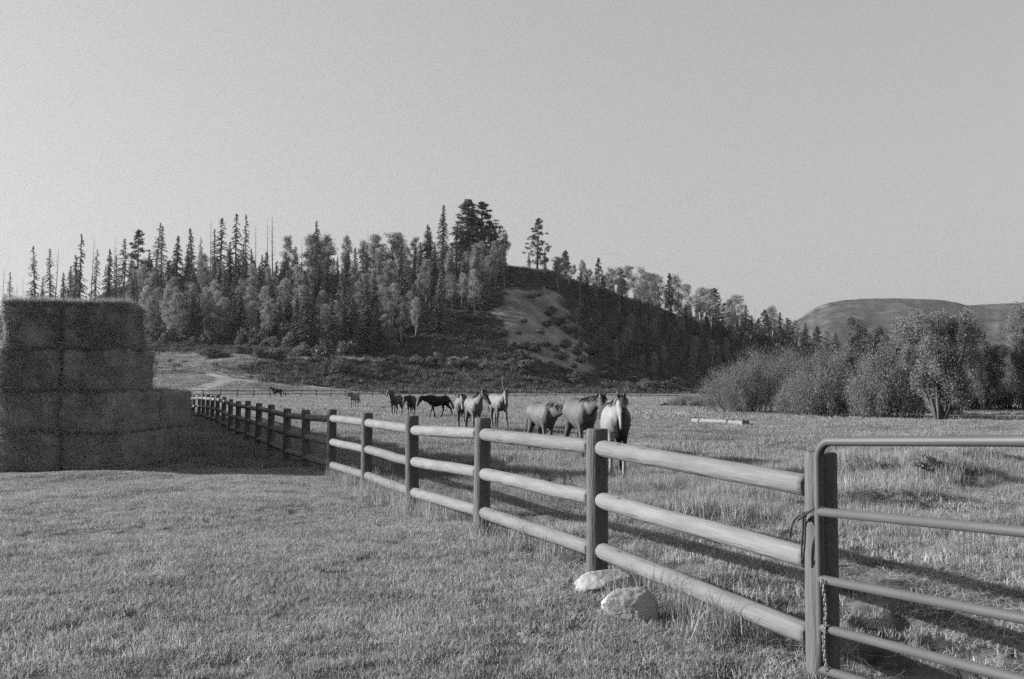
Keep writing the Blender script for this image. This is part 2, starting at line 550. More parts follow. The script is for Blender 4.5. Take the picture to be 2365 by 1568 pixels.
def leaf_quads(c, d, n, length, width):
    """diamond leaves: centres c, axis d, face normal n -> verts, faces"""
    d = d / (np.linalg.norm(d, axis=1, keepdims=True) + 1e-9)
    s = np.cross(d, n)
    s = s / (np.linalg.norm(s, axis=1, keepdims=True) + 1e-9)
    length = np.asarray(length).reshape(-1, 1); width = np.asarray(width).reshape(-1, 1)
    v = np.stack([c - d * length * 0.5, c + s * width * 0.5 - d * length * 0.08, c + d * length * 0.5, c - s * width * 0.5 - d * length * 0.08], axis=1)
    N_ = len(c)
    f = np.arange(N_ * 4).reshape(N_, 4)
    return v.reshape(-1, 3), f


def rdir(n, g):
    a = g.normal(size=(n, 3))
    return a / (np.linalg.norm(a, axis=1, keepdims=True) + 1e-9)


# ------------------------------------------------------------------ hay
def bale_mesh(name, sx, sy, sz, seed, sub=12):
    bm = bmesh.new()
    bmesh.ops.create_cube(bm, size=1.0)
    bmesh.ops.subdivide_edges(bm, edges=bm.edges[:], cuts=sub, use_grid_fill=True)
    off = Vector((seed * 7.3, seed * 3.1, seed * 1.7))
    for v in bm.verts:
        p = v.co.copy()
        # round the box corners a little
        q = Vector((p.x * sx, p.y * sy, p.z * sz))
        r = 0.085
        inner = Vector([max(-s / 2 + r, min(s / 2 - r, c)) for c, s in zip(q, (sx, sy, sz))])
        dd = q - inner
        if dd.length > 1e-6:
            q = inner + dd.normalized() * min(dd.length, r)
        nrm = (q - inner).normalized() if dd.length > 1e-6 else Vector()
        nn = mnoise.noise(q * 2.0 + off) * 0.075 + mnoise.noise(q * 7 + off) * 0.045
        crease = -0.03 * math.exp(-((abs(q.x) - sx * 0.22) / 0.035) ** 2)        # where the twine bites in
        q = q + nrm * (nn + crease)
        v.co = q + Vector((0, 0, sz / 2))
    me = bpy.data.meshes.new(name)
    bm.to_mesh(me); bm.free()
    me.polygons.foreach_set('use_smooth', np.ones(len(me.polygons), dtype=bool))
    me.materials.append(M['hay'])
    return me


def straw_mesh(sx, sy, sz, n, seed):
    g = np.random.default_rng(seed)
    face = g.random(n)
    p = np.empty((n, 3))
    p[:, 0] = (g.random(n) - 0.5) * sx
    p[:, 2] = g.random(n) * sz
    p[:, 1] = -sy / 2
    nrm = np.tile(np.array([0, -1.0, 0]), (n, 1))
    top = face > 0.45
    p[top, 2] = sz - 0.02
    p[top, 1] = (-0.5 + g.random(top.sum()) ** 2 * 0.5) * sy
    nrm[top] = (0, -0.25, 1.0)
    rt = (face > 0.72)
    p[rt, 0] = sx / 2 * np.where(g.random(rt.sum()) < 0.5, -1, 1); p[rt, 2] = g.random(rt.sum()) * sz
    p[rt, 1] = -sy / 2 + g.random(rt.sum()) * sy
    nrm[rt] = np.stack([np.sign(p[rt, 0]), np.zeros(rt.sum()), np.zeros(rt.sum())], -1)
    d = nrm * 0.6 + rdir(n, g) * 0.8
    L_ = g.uniform(0.05, 0.17, n) * np.where(top, 1.5, 1.1)
    v, f = leaf_quads(p + d * L_[:, None] * 0.3, d, rdir(n, g), L_, g.uniform(0.007, 0.014, n))
    return make_mesh('straw', v, f, False, M['straw'])


HAY_Y = 21.5
S_H = F / HAY_Y
hx = lambda u: (u - CX) / S_H
HZ0 = tz(hx(300), HAY_Y) - 0.02
rowz = [HZ0, HZ0 + 0.86, HZ0 + 1.76, HZ0 + 2.67]
bales = [  # u0, u1, row, set back, depth, height, label
    (-8, 140, 0, 0.00, 2.3, 0.86, 'bottom row hay bale at the left edge of the picture'),
    (141, 291, 0, 0.05, 2.3, 0.87, 'bottom row hay bale in the middle of the stack front'),
    (141, 291, 0, 2.36, 2.2, 0.88, 'bottom row hay bale at the end of the stack nearest the fence'),
    (-12, 139, 1, 0.04, 2.3, 0.90, 'second row hay bale from the ground at the left edge of the picture'),
    (140, 289, 1, 0.00, 2.3, 0.91, 'second row hay bale from the ground in the middle of the stack front'),
    (140, 288, 1, 2.36, 2.2, 0.93, 'hay bale forming the low step on the fence end of the stack'),
    (-10, 139, 2, 0.02, 2.3, 0.91, 'third row hay bale from the ground at the left edge of the picture'),
    (140, 290, 2, 0.03, 1.7, 0.92, 'third row hay bale from the ground above the low step'),
    (-1, 141, 3, 0.05, 2.3, 1.04, 'top row hay bale at the left edge of the picture with sunlit fringe'),
    (142, 294, 3, 0.02, 1.05, 1.00, 'top row hay bale with sunlit fringe at the upper corner of the stack'),
]
for i, (u0, u1, row, back, sy, hgt, lab) in enumerate(bales):
    sx = (u1 - u0) / S_H
    x = hx((u0 + u1) / 2)
    t = thing('hay_bale', lab, 'hay bale', (x, HAY_Y + back + sy / 2, rowz[row]), R(random.uniform(-0.8, 0.8)), 'bales of the hay stack')
    obj('bale_body', bale_mesh('bale_body', sx, sy, hgt, i + 1), t)
    obj('loose_straw', straw_mesh(sx, sy, hgt, 8500 if row == 3 else 4200, i), t)
# the rest of the long stack, behind the front bales
bm = bmesh.new()
g = np.random.default_rng(5)
for d in range(20):
    for row in range(4):
        for c in range(3):
            if row >= 2 and c > 1:
                continue
            y0 = HAY_Y + (4.75 if row < 2 else 2.45) + d * 2.4
            x0 = (-8.75 if row < 2 else -10.2) - 1.4 * (2 - c) - (y0 - HAY_Y - 2.4) * 0.47 + (1.4 if row >= 2 else 0)
            w, l, h = 1.36, 2.36, 0.88
            m = Matrix.Translation((x0 - 0.7, y0 + 1.2, HZ0 + row * 0.9 + h / 2 + 0.2 * smooth01((d * 2.4) / 20))) @ Matrix.Rotation(R(g.uniform(-2, 2)), 4, 'Z') @ Matrix.Diagonal((w, l, h, 1))
            bmesh.ops.create_cube(bm, size=1.0, matrix=m)
me = bpy.data.meshes.new('hay'); bm.to_mesh(me); bm.free(); me.materials.append(M['hay'])
hayrest = obj('hay', me)
hayrest['kind'] = 'stuff'; hayrest['label'] = 'rest of the long hay stack behind the front bales'; hayrest['category'] = 'hay'

# ------------------------------------------------------------------ near fence
POST_H = 1.36


def post_mesh(seed, h=POST_H, r=0.098):
    sides, rings = 22, 16
    v, f = [], []
    off = Vector((seed * 9.1, 0, 0))
    zs = [-0.25 + (h + 0.25) * k / rings for k in range(rings)] + [h - 0.012, h]
    for k, z in enumerate(zs):
        for s in range(sides):
            a = 2 * math.pi * s / sides
            d = Vector((math.cos(a), math.sin(a), 0))
            rr_ = r * (1 + 0.05 * mnoise.noise(Vector((d.x * 1.2, d.y * 1.2, z * 0.9)) + off) + 0.025 * mnoise.noise(Vector((d.x * 6, d.y * 6, z * 0.8)) + off))
            if k == len(zs) - 1:
                rr_ -= 0.010
            v.append((d.x * rr_, d.y * rr_, z + (0.006 * mnoise.noise(d * 2 + off) if k >= len(zs) - 2 else 0)))
    for k in range(len(zs) - 1):
        for s in range(sides):
            a = k * sides + s; b = k * sides + (s + 1) % sides
            f.append((a, b, b + sides, a + sides))
    c = len(v); v.append((0, 0, h + 0.004))
    base = (len(zs) - 1) * sides
    for s in range(sides):
        f.append((base + s, base + (s + 1) % sides, c))
    me = make_mesh('post', v, f, True, M['post'])
    for p in me.polygons:
        if len(p.vertices) == 3:
            p.use_smooth = False
    return me


def rail_mesh(seed, Lr, r=0.0715):
    sides = 16
    ts = [0, 0.018, 0.04, 0.075, 0.12] + list(np.linspace(0.2, Lr - 0.2, 14)) + [Lr - 0.10, Lr - 0.055, Lr - 0.05, Lr - 0.045, Lr]
    rad = [0.032, 0.049, 0.061, 0.068, 0.071] + [r] * 14 + [0.071, 0.070, 0.060, 0.036, 0.036]
    off = Vector((seed * 5.7, 2, 0))
    v, f = [], []
    for i, (t, ra) in enumerate(zip(ts, rad)):
        wob = Vector((0, 0.008 * mnoise.noise(Vector((t * 0.9, 0, 0)) + off), 0.009 * mnoise.noise(Vector((t * 0.8, 9, 0)) + off))) * math.sin(math.pi * t / Lr)
        taper = 1.05 - 0.08 * t / Lr
        for s in range(sides):
            a = 2 * math.pi * s / sides
            k = ra * taper * (1 + 0.035 * mnoise.noise(Vector((t * 1.6, math.cos(a), math.sin(a))) + off) + 0.014 * mnoise.noise(Vector((t * 5, math.cos(a) * 2, math.sin(a) * 2)) + off))
            v.append((t, wob.y + math.cos(a) * k, wob.z + math.sin(a) * k))
    n = len(ts)
    for i in range(n - 1):
        for s in range(sides):
            a = i * sides + s; b = i * sides + (s + 1) % sides
            f.append((a, a + sides, b + sides, b))
    f.append(tuple(range(sides)))
    f.append(tuple((n - 1) * sides + s for s in range(sides))[::-1])
    return make_mesh('rail', v, f, True, M['rail'])


MEAS_U = {-1: 1888, 0: 1376, 1: 1110, 2: 953, 3: 848, 4: 766, 5: 708, 6: 665, 7: 628, 8: 600, 9: 575, 10: 553, 11: 536, 12: 521, 13: 507, 14: 495, 15: 484, 16: 474, 17: 464}


def fpos(n):
    y = 2.796 * (n + 3.2)
    x = FX(y)
    if n in MEAS_U:
        x = (MEAS_U[n] - CX) / F * y
        x = 0.65 * x + 0.35 * FX(y) if n >= 0 else x
    return x, y


pm = [post_mesh(k) for k in range(5)]
fx0, fy0 = fpos(0)
fence = thing('post_and_rail_fence', 'round post and three rail log fence running from the gate to behind the hay', 'fence', (fx0, fy0, 0))
ppos = {}
for n in range(-1, 20):
    x, y = fpos(n)
    z = tz(x, y)
    ppos[n] = Vector((x, y, z if n >= 0 else -0.06))
    hs = 1.0 + random.uniform(-0.02, 0.02) 
    if n == -1:
        hs = (1.315 - z) / POST_H
    o = obj('post', pm[(n + 1) % 5], fence, (x - fx0, y - fy0, z), (R(random.uniform(-0.7, 0.7)), R(random.uniform(-0.7, 0.7)), random.uniform(0, 6.28)), (1, 1, hs))
rms = [rail_mesh(k, 3.0) for k in range(6)]
for n in range(0, 20):
    if n - 1 not in ppos:
        continue
    a, b = ppos[n], ppos[n - 1]          # far end a, near end b
    for k, hgt in enumerate((1.18, 0.72, 0.265)):
        p = a + Vector((0, 0, hgt + random.uniform(-0.012, 0.012)))
        q = b + Vector((0, 0, hgt + random.uniform(-0.012, 0.012) - (0.02 if n == 0 else 0)))
        d = (q - p)
        L3 = d.length - 0.125
        dn = d.normalized()
        start = p + dn * 0.055
        o = obj('rail', rms[(n * 3 + k) % 6], fence, start - Vector((fx0, fy0, 0)))
        o.rotation_euler = Vector((1, 0, 0)).rotation_difference(dn).to_euler()
        o.scale = ((L3 + 0.02) / 3.0, 1, 1)
# hinge post of the gate, on the near side of the opening
hp = Vector((1.852, 6.15, 0)) + Vector((1.0937, -2.796, 0)).normalized() * 4.55
obj('post', pm[2], fence, (hp.x - fx0, hp.y - fy0, tz(hp.x, hp.y)), (0, 0, 1.0))

# ------------------------------------------------------------------ gate
pl = ppos[-1]
gd = Vector((1.0937, -2.796, 0)).normalized()
gdir = (gd + Vector((0, 0, math.tan(R(2.6))))).normalized()
gorg = Vector((pl.x, pl.y, 0)) + gd * 0.100 + Vector((-0.93, -0.36, 0)) * 0.088
gate = thing('tube_gate', 'grey steel tube farm gate with rounded corner closing the fence', 'gate', (gorg.x, gorg.y, 0))
GL = 4.2
rt = 0.0275
bars = (1.385, 0.965, 0.565, 0.28, 0.035)


def gp(t, h):
    return gdir * t + Vector((0, 0, h))


# outer frame: latch stile, rounded corner, top bar, rounded corner, hinge stile
cr = 0.115
path = [gp(0, 0.035)] + [gp(0, h) for h in np.linspace(0.2, bars[0] - cr, 8)]
path += [gp(cr - cr * math.cos(a), bars[0] - cr + cr * math.sin(a)) for a in np.linspace(0.15, math.pi / 2, 9)]
path += [gp(t, bars[0]) for t in np.linspace(cr + 0.2, GL - cr, 8)]
path += [gp(GL - cr + cr * math.sin(a), bars[0] - cr + cr * math.cos(a)) for a in np.linspace(0.15, math.pi / 2, 9)]
path += [gp(GL, h) for h in (1.0, 0.5, 0.035)]
obj('gate_frame', tube_mesh('gate_frame', path, [rt] * len(path), 14, M['gate'], up=(-0.93, -0.36, 0)), gate)
bar_me = tube_mesh('gate_bar', [(0, 0, 0), (GL * 0.5, 0, 0), (GL, 0, 0)], [rt * 0.96] * 3, 14, M['gate'])
for h in bars[1:]:
    o = obj('gate_bar', bar_me, gate, gp(0, h))
    o.rotation_euler = Vector((1, 0, 0)).rotation_difference(gdir).to_euler()
brace = tube_mesh('brace', [gp(GL * 0.5, 0.035), gp(GL * 0.5, bars[0] - 0.01)], [0.018, 0.018], 10, M['gate'])
obj('brace', brace, gate)

# chain
lk = Acc()
ring = []
for k in range(13):
    a = 2 * math.pi * k / 12
    ring.append((0.0075 * math.cos(a), 0, (0.011 if math.sin(a) > 0 else -0.011) + 0.0075 * math.sin(a)))
lk.tube(ring, [0.0030] * 13, 6, up=(0, 1, 0))
link_me = lk.mesh('link', M['chain'])
ct = Vector((gorg.x, gorg.y, 0)) + gd * 0.075 + Vector((-0.93, -0.36, 0)) * 0.045
chain = thing('chain', 'steel link chain hanging beside the gate post below the third bar', 'chain', (ct.x, ct.y, 0.555))
for k in range(19):
    sway = 0.012 * math.sin(k * 0.33)
    obj('link', link_me, chain, (sway + k * 0.0012, 0, -0.027 * k), (0.1 * math.sin(k), 0, (math.pi / 2 if k % 2 else 0.2)), 1.25)

# rope on the post
rp = Vector((pl.x, pl.y, 0))
rope = thing('rope', 'dark cord knotted round the gate post with loose ends hanging', 'rope', (pl.x, pl.y, 0.93))
lf = Vector((-0.93, -0.36, 0)); al = gd
e = lambda a, l, z: al * a + lf * l + Vector((0, 0, z - 0.93))
loop = [e(0.17, 0.06, 0.985), e(0.12, 0.10, 0.995), e(0.06, 0.122, 0.965), e(0.00, 0.128, 0.925), e(-0.05, 0.122, 0.90)]
end1 = [e(0.06, 0.122, 0.962), e(0.0, 0.132, 0.945), e(-0.06, 0.145, 0.90), e(-0.09, 0.15, 0.84), e(-0.10, 0.15, 0.79)]
end2 = [e(0.0, 0.130, 0.925), e(0.01, 0.137, 0.86), e(-0.005, 0.137, 0.75), e(-0.01, 0.137, 0.64)]
end3 = [e(0.02, 0.130, 0.925), e(0.03, 0.137, 0.85), e(0.02, 0.137, 0.74), e(0.0, 0.137, 0.66)]


def spl(pts, n=14):
    out = []
    P = [pts[0]] + pts + [pts[-1]]
    for i in range(1, len(P) - 2):
        for k in range(n // 2):
            t = k / (n // 2)
            p0, p1, p2, p3 = P[i - 1], P[i], P[i + 1], P[i + 2]
            out.append(0.5 * ((2 * p1) + (p2 - p0) * t + (2 * p0 - 5 * p1 + 4 * p2 - p3) * t * t + (3 * p1 - p0 - 3 * p2 + p3) * t ** 3))
    out.append(pts[-1])
    return out


for nm, pts in (('loop', loop), ('loose_end', end1), ('loose_end', end2), ('loose_end', end3)):
    pth = spl(pts)
    obj(nm, tube_mesh(nm, pth, [0.0062] * len(pth), 7, M['rope'], up=(0.3, 0.9, 0.1)), rope)
kn = Acc(); kn.tube([e(-0.02, 0.128, 0.925), e(0.0, 0.13, 0.93), e(0.03, 0.13, 0.935)], [0.008, 0.016, 0.008], 8)
obj('knot', kn.mesh('knot', M['rope']), rope)


# ------------------------------------------------------------------ boulders
def rock_mesh(seed, sx, sy, sz, flat=0.35):
    bm = bmesh.new()
    bmesh.ops.create_icosphere(bm, subdivisions=5, radius=1.0)
    off = Vector((seed * 3.3, seed, 0))
    gr = np.random.default_rng(int(seed))
    planes = [(Vector(rdir(1, gr)[0]), gr.uniform(.55, .85)) for _ in range(13)]
    for v in bm.verts:
        p = v.co.copy()
        d = 1 + 0.30 * mnoise.noise(p * 1.1 + off) + 0.13 * mnoise.noise(p * 2.6 + off) + 0.05 * mnoise.noise(p * 7 + off) + 0.02 * mnoise.noise(p * 18 + off)
        q = p * d
        for (n_, dd_) in planes:
            e_ = q.dot(n_) - dd_
            if e_ > 0:
                q = q - n_ * e_ * 0.88
        q = q * (1 + 0.03 * mnoise.noise(p * 9 + off) - 0.05 * max(0.0, mnoise.noise(p * 4.5 + off) - 0.25))
        v.co = Vector((q.x * sx, q.y * sy, max(q.z, -flat) * sz))
    me = bpy.data.meshes.new('boulder')
    bm.to_mesh(me); bm.free()
    me.polygons.foreach_set('use_smooth', np.ones(len(me.polygons), dtype=bool))
    me.materials.append(M['rock'])
    return me


x, y, z = at(1402, 1372, 8.4)
thing('boulder', 'pale flat topped boulder right at the foot of the fence post', 'boulder', (x, y, tz(x, y) + 0.07), R(-12), None, None, rock_mesh(2.0, 0.31, 0.20, 0.14))
x, y, z = at(1456, 1430, 7.4)
thing('boulder', 'pale pitted boulder half hidden in grass in front of the other boulder', 'boulder', (x, y, tz(x, y) + 0.08), R(15), None, None, rock_mesh(9.0, 0.225, 0.18, 0.17))

# ------------------------------------------------------------------ horses
def xf(v, pitch, yaw):
    """unit direction from pitch above horizontal and yaw"""
    return Vector((math.cos(pitch) * math.cos(yaw), math.cos(pitch) * math.sin(yaw), math.sin(pitch)))


def horse(label, loc, heading, size=1.0, neck=35, nyaw=0, head=-50, hyaw=0, legs=(0, 0, 0, 0), coat=0.15, points=None, mane='dark',
          socks=(0, 0, 0, 0), sock_h=0.38, blaze=0.0, paint=None, belly=1.07, face=None, group='horses in the meadow'):
    points = coat if points is None else points
    acc = Acc()
    tr = [(-.83, 1.20, .05, .04), (-.80, 1.19, .15, .12), (-.73, 1.18, .25, .20), (-.62, 1.175, .31, .262), (-.48, 1.175, .315, .275), (-.30, 1.165, .285, .242),
          (-.10, 1.125, .315, .268), (.12, 1.10, .345, .285), (.30, 1.10, .36, .265), (.44, 1.125, .365, .222), (.56, 1.135, .335, .215), (.69, 1.115, .28, .205), (.78, 1.09, .19, .15), (.83, 1.08, .07, .06)]
    acc.tube([(a, 0, b - c * (belly - 1) * .35) for a, b, c, d in tr], [(d * belly, c * (1 + (belly - 1) * .35)) for a, b, c, d in tr], 20)
    np_, ny = R(neck), R(nyaw)
    B = Vector((.50, 0, 1.20))
    nd = xf(None, np_, ny)
    d0 = xf(None, R(min(neck + 4, 40)), ny * 0.4)
    pth, rad = [], []
    p = B.copy()
    NL = 0.86
    for k in range(9):
        t = k / 8
        pth.append(p.copy())
        dd = (d0 * (1 - t) + nd * t).normalized()
        p = p + dd * NL / 8
        rad.append((.165 * (1 - t) + .072 * t + 0.0, .30 * (1 - t) ** 1.3 + .125 * t ** 0.5 * (1 if t > 0 else 0) + 0.02 * (1 - t)))
    acc.tube(pth, rad, 16)
    poll = pth[-1]
    hd = xf(None, R(head), ny + R(hyaw))
    side = Vector((0, 0, 1)).cross(hd)
    side = side.normalized() if side.length > 0.1 else Vector((-math.sin(ny), math.cos(ny), 0))
    front = hd.cross(side).normalized()
    hs = [(-.09, .06, .055), (-.04, .10, .085), (.06, .125, .098), (.16, .135, .100), (.27, .112, .082), (.38, .086, .066), (.47, .076, .060), (.54, .070, .056), (.585, .052, .042), (.60, .02, .02)]
    hp_, hr = [], []
    for t, a, b in hs:
        hp_.append(poll + hd * t - front * (.02 + (.03 if .0 < t < .25 else 0.0)))
        hr.append((b, a))
    acc.tube(hp_, hr, 14, up=tuple(front))
    for sgn in (-1, 1):
        eb = poll - hd * .03 + front * 0.06 + side * (.055 * sgn)
        et = eb - hd * .15 + side * (.03 * sgn) + front * .03
        acc.tube([eb, eb.lerp(et, .45), et], [(.03, .022), (.034, .02), (.006, .005)], 8, up=tuple(front))
    # legs: swing at the top, fold below the knee or hock; front left, front right, hind left, hind right
    fl = [(.54, 1.06, .165), (.48, .87, .112), (.46, .70, .068), (.46, .53, .050), (.465, .48, .052), (.46, .42, .042), (.46, .28, .033), (.465, .17, .042), (.485, .10, .036), (.50, .055, .048), (.51, .0, .058)]
    hl = [(-.55, 1.12, .20), (-.47, .92, .165), (-.53, .74, .098), (-.62, .60, .062), (-.655, .53, .058), (-.65, .45, .046), (-.635, .30, .037), (-.625, .18, .044), (-.60, .10, .037), (-.585, .055, .048), (-.575, .0, .058)]
    leg_pts = []
    for li in range(4):
        front_leg = li < 2
        base = fl if front_leg else hl
        yy = (.135 if front_leg else .140) * (1 if li % 2 == 0 else -1)
        sw = legs[li]
        fold = 0
        if isinstance(sw, tuple):
            sw, fold = sw
        top = base[0]
        pts2 = []
        for (x_, z_, r_) in base:
            a = R(sw) * smooth01((top[1] - z_) / 0.25)
            dx, dz = x_ - top[0], z_ - top[1]
            pts2.append([top[0] + dx * math.cos(a) - dz * math.sin(a), top[1] + dx * math.sin(a) + dz * math.cos(a), r_])
        if fold:
            pv = pts2[4]
            for k in range(5, len(pts2)):
                a = -R(fold)
                dx, dz = pts2[k][0] - pv[0], pts2[k][1] - pv[1]
                pts2[k][0] = pv[0] + dx * math.cos(a) - dz * math.sin(a)
                pts2[k][1] = pv[1] + dx * math.sin(a) + dz * math.cos(a)
        if not fold:
            zmin = pts2[-1][1]                      # planted hoof stays on the ground
            for k in range(2, len(pts2)):
                pts2[k][1] -= zmin * (k - 1) / (len(pts2) - 2)
        path3 = [(a, yy * (1.0 if k > 1 else (.95 if front_leg else .8)), b) for k, (a, b, c) in enumerate(pts2)]
        acc.tube(path3, [(c * (0.85 if k < 3 else 1.15), c * (1.0 if k < 3 else 1.15)) for k, (a, b, c) in enumerate(pts2)], 12, up=(1, 0, 0))
        leg_pts.append(np.array([path3[k] for k in range(3, len(path3))]))
    raw = acc.mesh('horse_raw')
    tmp = bpy.data.objects.new('tmp', raw)
    COL.objects.link(tmp)
    md = tmp.modifiers.new('r', 'REMESH'); md.mode = 'VOXEL'; md.voxel_size = 0.021
    sm = tmp.modifiers.new('s', 'SMOOTH'); sm.factor = 0.5; sm.iterations = 6
    dg = bpy.context.evaluated_depsgraph_get()
    me = bpy.data.meshes.new_from_object(tmp.evaluated_get(dg))
    bpy.data.objects.remove(tmp); bpy.data.meshes.remove(raw)
    me.name = 'body'
    nv = len(me.vertices)
    co = np.empty(nv * 3, np.float32); me.vertices.foreach_get('co', co); co = co.reshape(-1, 3)
    # coat colours that belong to the animal
    c = np.full(nv, coat)
    low = smooth01((0.62 - co[:, 2]) / 0.2)
    c = c * (1 - low) + points * low
    for li in range(4):
        if socks[li]:
            d = np.min(np.linalg.norm(co[:, None, :] - leg_pts[li][None], axis=2), axis=1)
            m_ = (d < 0.13) & (co[:, 2] < sock_h)
            c[m_] = socks[li]
    relp = co - np.array(poll)
    al_ = relp @ np.array(hd); ft = relp @ np.array(front); sd_ = relp @ np.array(side)
    inh = (al_ > -.1) & (al_ < .66) & (np.abs(sd_) < .13) & (np.abs(ft) < .2)
    if face is not None:
        c[inh] = face
    c[inh & (al_ > .50)] *= 0.45
    if blaze:
        w = 0.035 + 0.012 * np.sin(al_ * 14)
        c[inh & (al_ > .04) & (ft > 0.0) & (np.abs(sd_) < w)] = blaze
    for sgn in (-1, 1):
        ed = np.linalg.norm(np.stack([al_ - .17, ft - .045, sd_ - sgn * .088], 1), axis=1)
        c[ed < .028] = 0.012
    if paint is not None:
        c = paint(co, c, inh, al_, ft, sd_)
    c[co[:, 2] < 0.055] = 0.05
    a_ = me.attributes.new('coat', 'FLOAT', 'POINT')
    a_.data.foreach_set('value', np.clip(c * 0.32, 0.006, 0.4).astype(np.float32))
    me.polygons.foreach_set('use_smooth', np.ones(len(me.polygons), dtype=bool))
    me.materials.clear(); me.materials.append(M['coat'])
    t = thing('horse', label, 'horse', loc, heading, group, size)
    obj('body', me, t)
    mm = M['mane_' + mane]
    g = np.random.default_rng(int(abs(loc[0] * 100)) + 3)

    def strands(name, roots, dirs, lens, w):
        v, f = [], []
        for r0, d0_, l0 in zip(roots, dirs, lens):
            q = Vector(r0); d_ = Vector(d0_).normalized()
            sx_ = Vector((g.normal(), g.normal(), 0.2)).normalized()
            base = len(v)
            for k in range(5):
                t_ = k / 4
                ww = w * (1 - 0.75 * t_)
                v.append(q + sx_ * ww); v.append(q - sx_ * ww)
                q = q + d_ * l0 / 4
                d_ = (d_ + Vector((0, 0, -0.35)) + Vector(g.normal(size=3) * 0.08)).normalized()
            for k in range(4):
                f.append((base + 2 * k, base + 2 * k + 1, base + 2 * k + 3, base + 2 * k + 2))
        return make_mesh(name, v, f, False, mm)
    roots, dirs, lens = [], [], []
    for k in range(170):
        t_ = g.random()
        i = min(int(t_ * 8), 7); fr = t_ * 8 - i
        c0 = pth[i].lerp(pth[i + 1], fr)
        tang = (pth[i + 1] - pth[i]).normalized()
        lat = Vector((0, 0, 1)).cross(tang).normalized(); ver = tang.cross(lat)
        rv = rad[i][1] * (1 - fr) + rad[i + 1][1] * fr
        if t_ < 0.12:
            continue
        roots.append(c0 + ver * (rv - 0.015)); sgn = -1 if g.random() < 0.72 else 1
        dirs.append(ver * 0.1 + lat * sgn * g.uniform(.35, .8) + tang * g.normal() * .12 + Vector((0, 0, -.35))); lens.append(g.uniform(.13, .27))
    obj('mane', strands('mane', roots, dirs, lens, 0.022), t)
    roots = [poll - hd * .03 + front * .085 + side * g.uniform(-.03, .03) for _ in range(16)]
    obj('forelock', strands('forelock', roots, [front * .35 + hd * 0.8 + side * g.uniform(-.4, .4) for _ in roots], g.uniform(.14, .26, 16), 0.014), t)
    roots = [Vector((-.80, 0, 1.27)) + Vector(g.normal(size=3) * 0.018) for _ in range(60)]
    obj('tail', strands('tail', roots, [Vector((-0.45, g.normal() * .10, -.55)) for _ in roots], g.uniform(.55, .88, 60), 0.020), t)
    return t


def feet(u, v):
    return hit(u, v)


def paint_coat(co, c, inh, al_, ft, sd_):
    x_, y_, z_ = co[:, 0], co[:, 1], co[:, 2]
    nz_ = np.array([mnoise.noise(Vector((float(a) * 2.2, float(b) * 2.2 + 4, float(d) * 2.2))) for a, b, d in co])
    body = ~inh
    white = body & ((y_ < -0.02 + nz_ * 0.12) & (z_ > 0.72) | (nz_ > 0.30) & (x_ < .3))
    c[white] = 0.56
    c[body & (x_ < -0.1) & (nz_ < 0.1)] = 0.05
    c[body & (y_ > 0.10) & (x_ > 0.1) & (z_ > .8)] = 0.12
    c[inh & (sd_ < -0.028 + 0.02 * np.sin(al_ * 9)) & (al_ > 0.02)] = 0.58
    c[inh & (sd_ > -0.01)] = 0.05
    return c


HD = lambda deg: R(deg)
x, y, z = feet(640, 918.5)
horse('tiny dark horse standing side on against the far fence', (x, y, z), HD(178), 1.0, neck=38, head=-40, legs=(6, -4, 5, -6), coat=0.03)
x, y, z = feet(818, 942)
horse('pale horse standing far off alone facing the camera', (x, y, z), HD(-104), 1.05, neck=10, nyaw=-10, head=-62, legs=(3, -3, 2, -2), coat=0.46, points=0.22, mane='mid')
x, y, z = feet(914, 961)
horse('horse with raised lit face and blaze walking left of the dark pair', (x, y, z), HD(-106), 1.06, neck=52, nyaw=-10, head=-52, legs=(14, -10, -8, 12), coat=0.17, points=0.22, blaze=0.6, mane='mid', face=0.34)
x, y, z = feet(949, 964)
horse('dark horse with lowered head and pale lower legs seen head on', (x, y, z), HD(-94), 1.06, neck=8, nyaw=-18, head=-58, legs=(6, -8, 4, -4), coat=0.075, socks=(.5, .5, .4, .4), sock_h=0.5)
x, y, z = feet(1013, 965)
horse('black horse walking side on towards the left with head down', (x, y, z), HD(216), 1.06, neck=6, nyaw=-14, head=-66, legs=(20, -15, -22, 20), coat=0.02)
x, y, z = feet(1066, 995)
horse('horse with broad white blaze and white socks facing the camera', (x, y, z), HD(-88), 1.1, neck=14, nyaw=4, head=-68, legs=(10, -10, 4, -8), coat=0.30, points=0.10, socks=(.6, .6, 0, .5), sock_h=0.42, blaze=0.75, mane='mid')
x, y, z = feet(1094, 1002.5)
horse('pale roan horse with dark head turned away between two others', (x, y, z), HD(-76), 1.08, neck=30, nyaw=14, head=-52, hyaw=24, legs=(-10, 14, 10, -12), coat=0.36, points=0.12, mane='dark', face=0.06)
x, y, z = feet(1150, 990.5)
horse('pale dun horse striding with head towards the camera', (x, y, z), HD(-72), 1.14, neck=22, nyaw=-8, head=-70, hyaw=-6, legs=(24, -12, -14, (16, 0)), coat=0.38, points=0.22, mane='mid', face=0.40)
x, y, z = feet(1252, 1046)
horse('light bay horse lowering its neck beside the roan behind the rail', (x, y, z), HD(-72), 1.0, neck=4, nyaw=28, head=-58, hyaw=-20, legs=(-12, 12, 10, -10), coat=0.25, points=0.07, mane='mid', belly=1.14)
x, y, z = feet(1340, 1062)
horse('roan horse with dark mane and hanging head behind the tall post', (x, y, z), HD(-79), 1.04, neck=17, nyaw=18, head=-72, hyaw=0, legs=(-6, 14, 8, -12), coat=0.23, points=0.08, mane='dark', face=0.20, belly=1.14)
x, y, z = feet(1421, 1098)
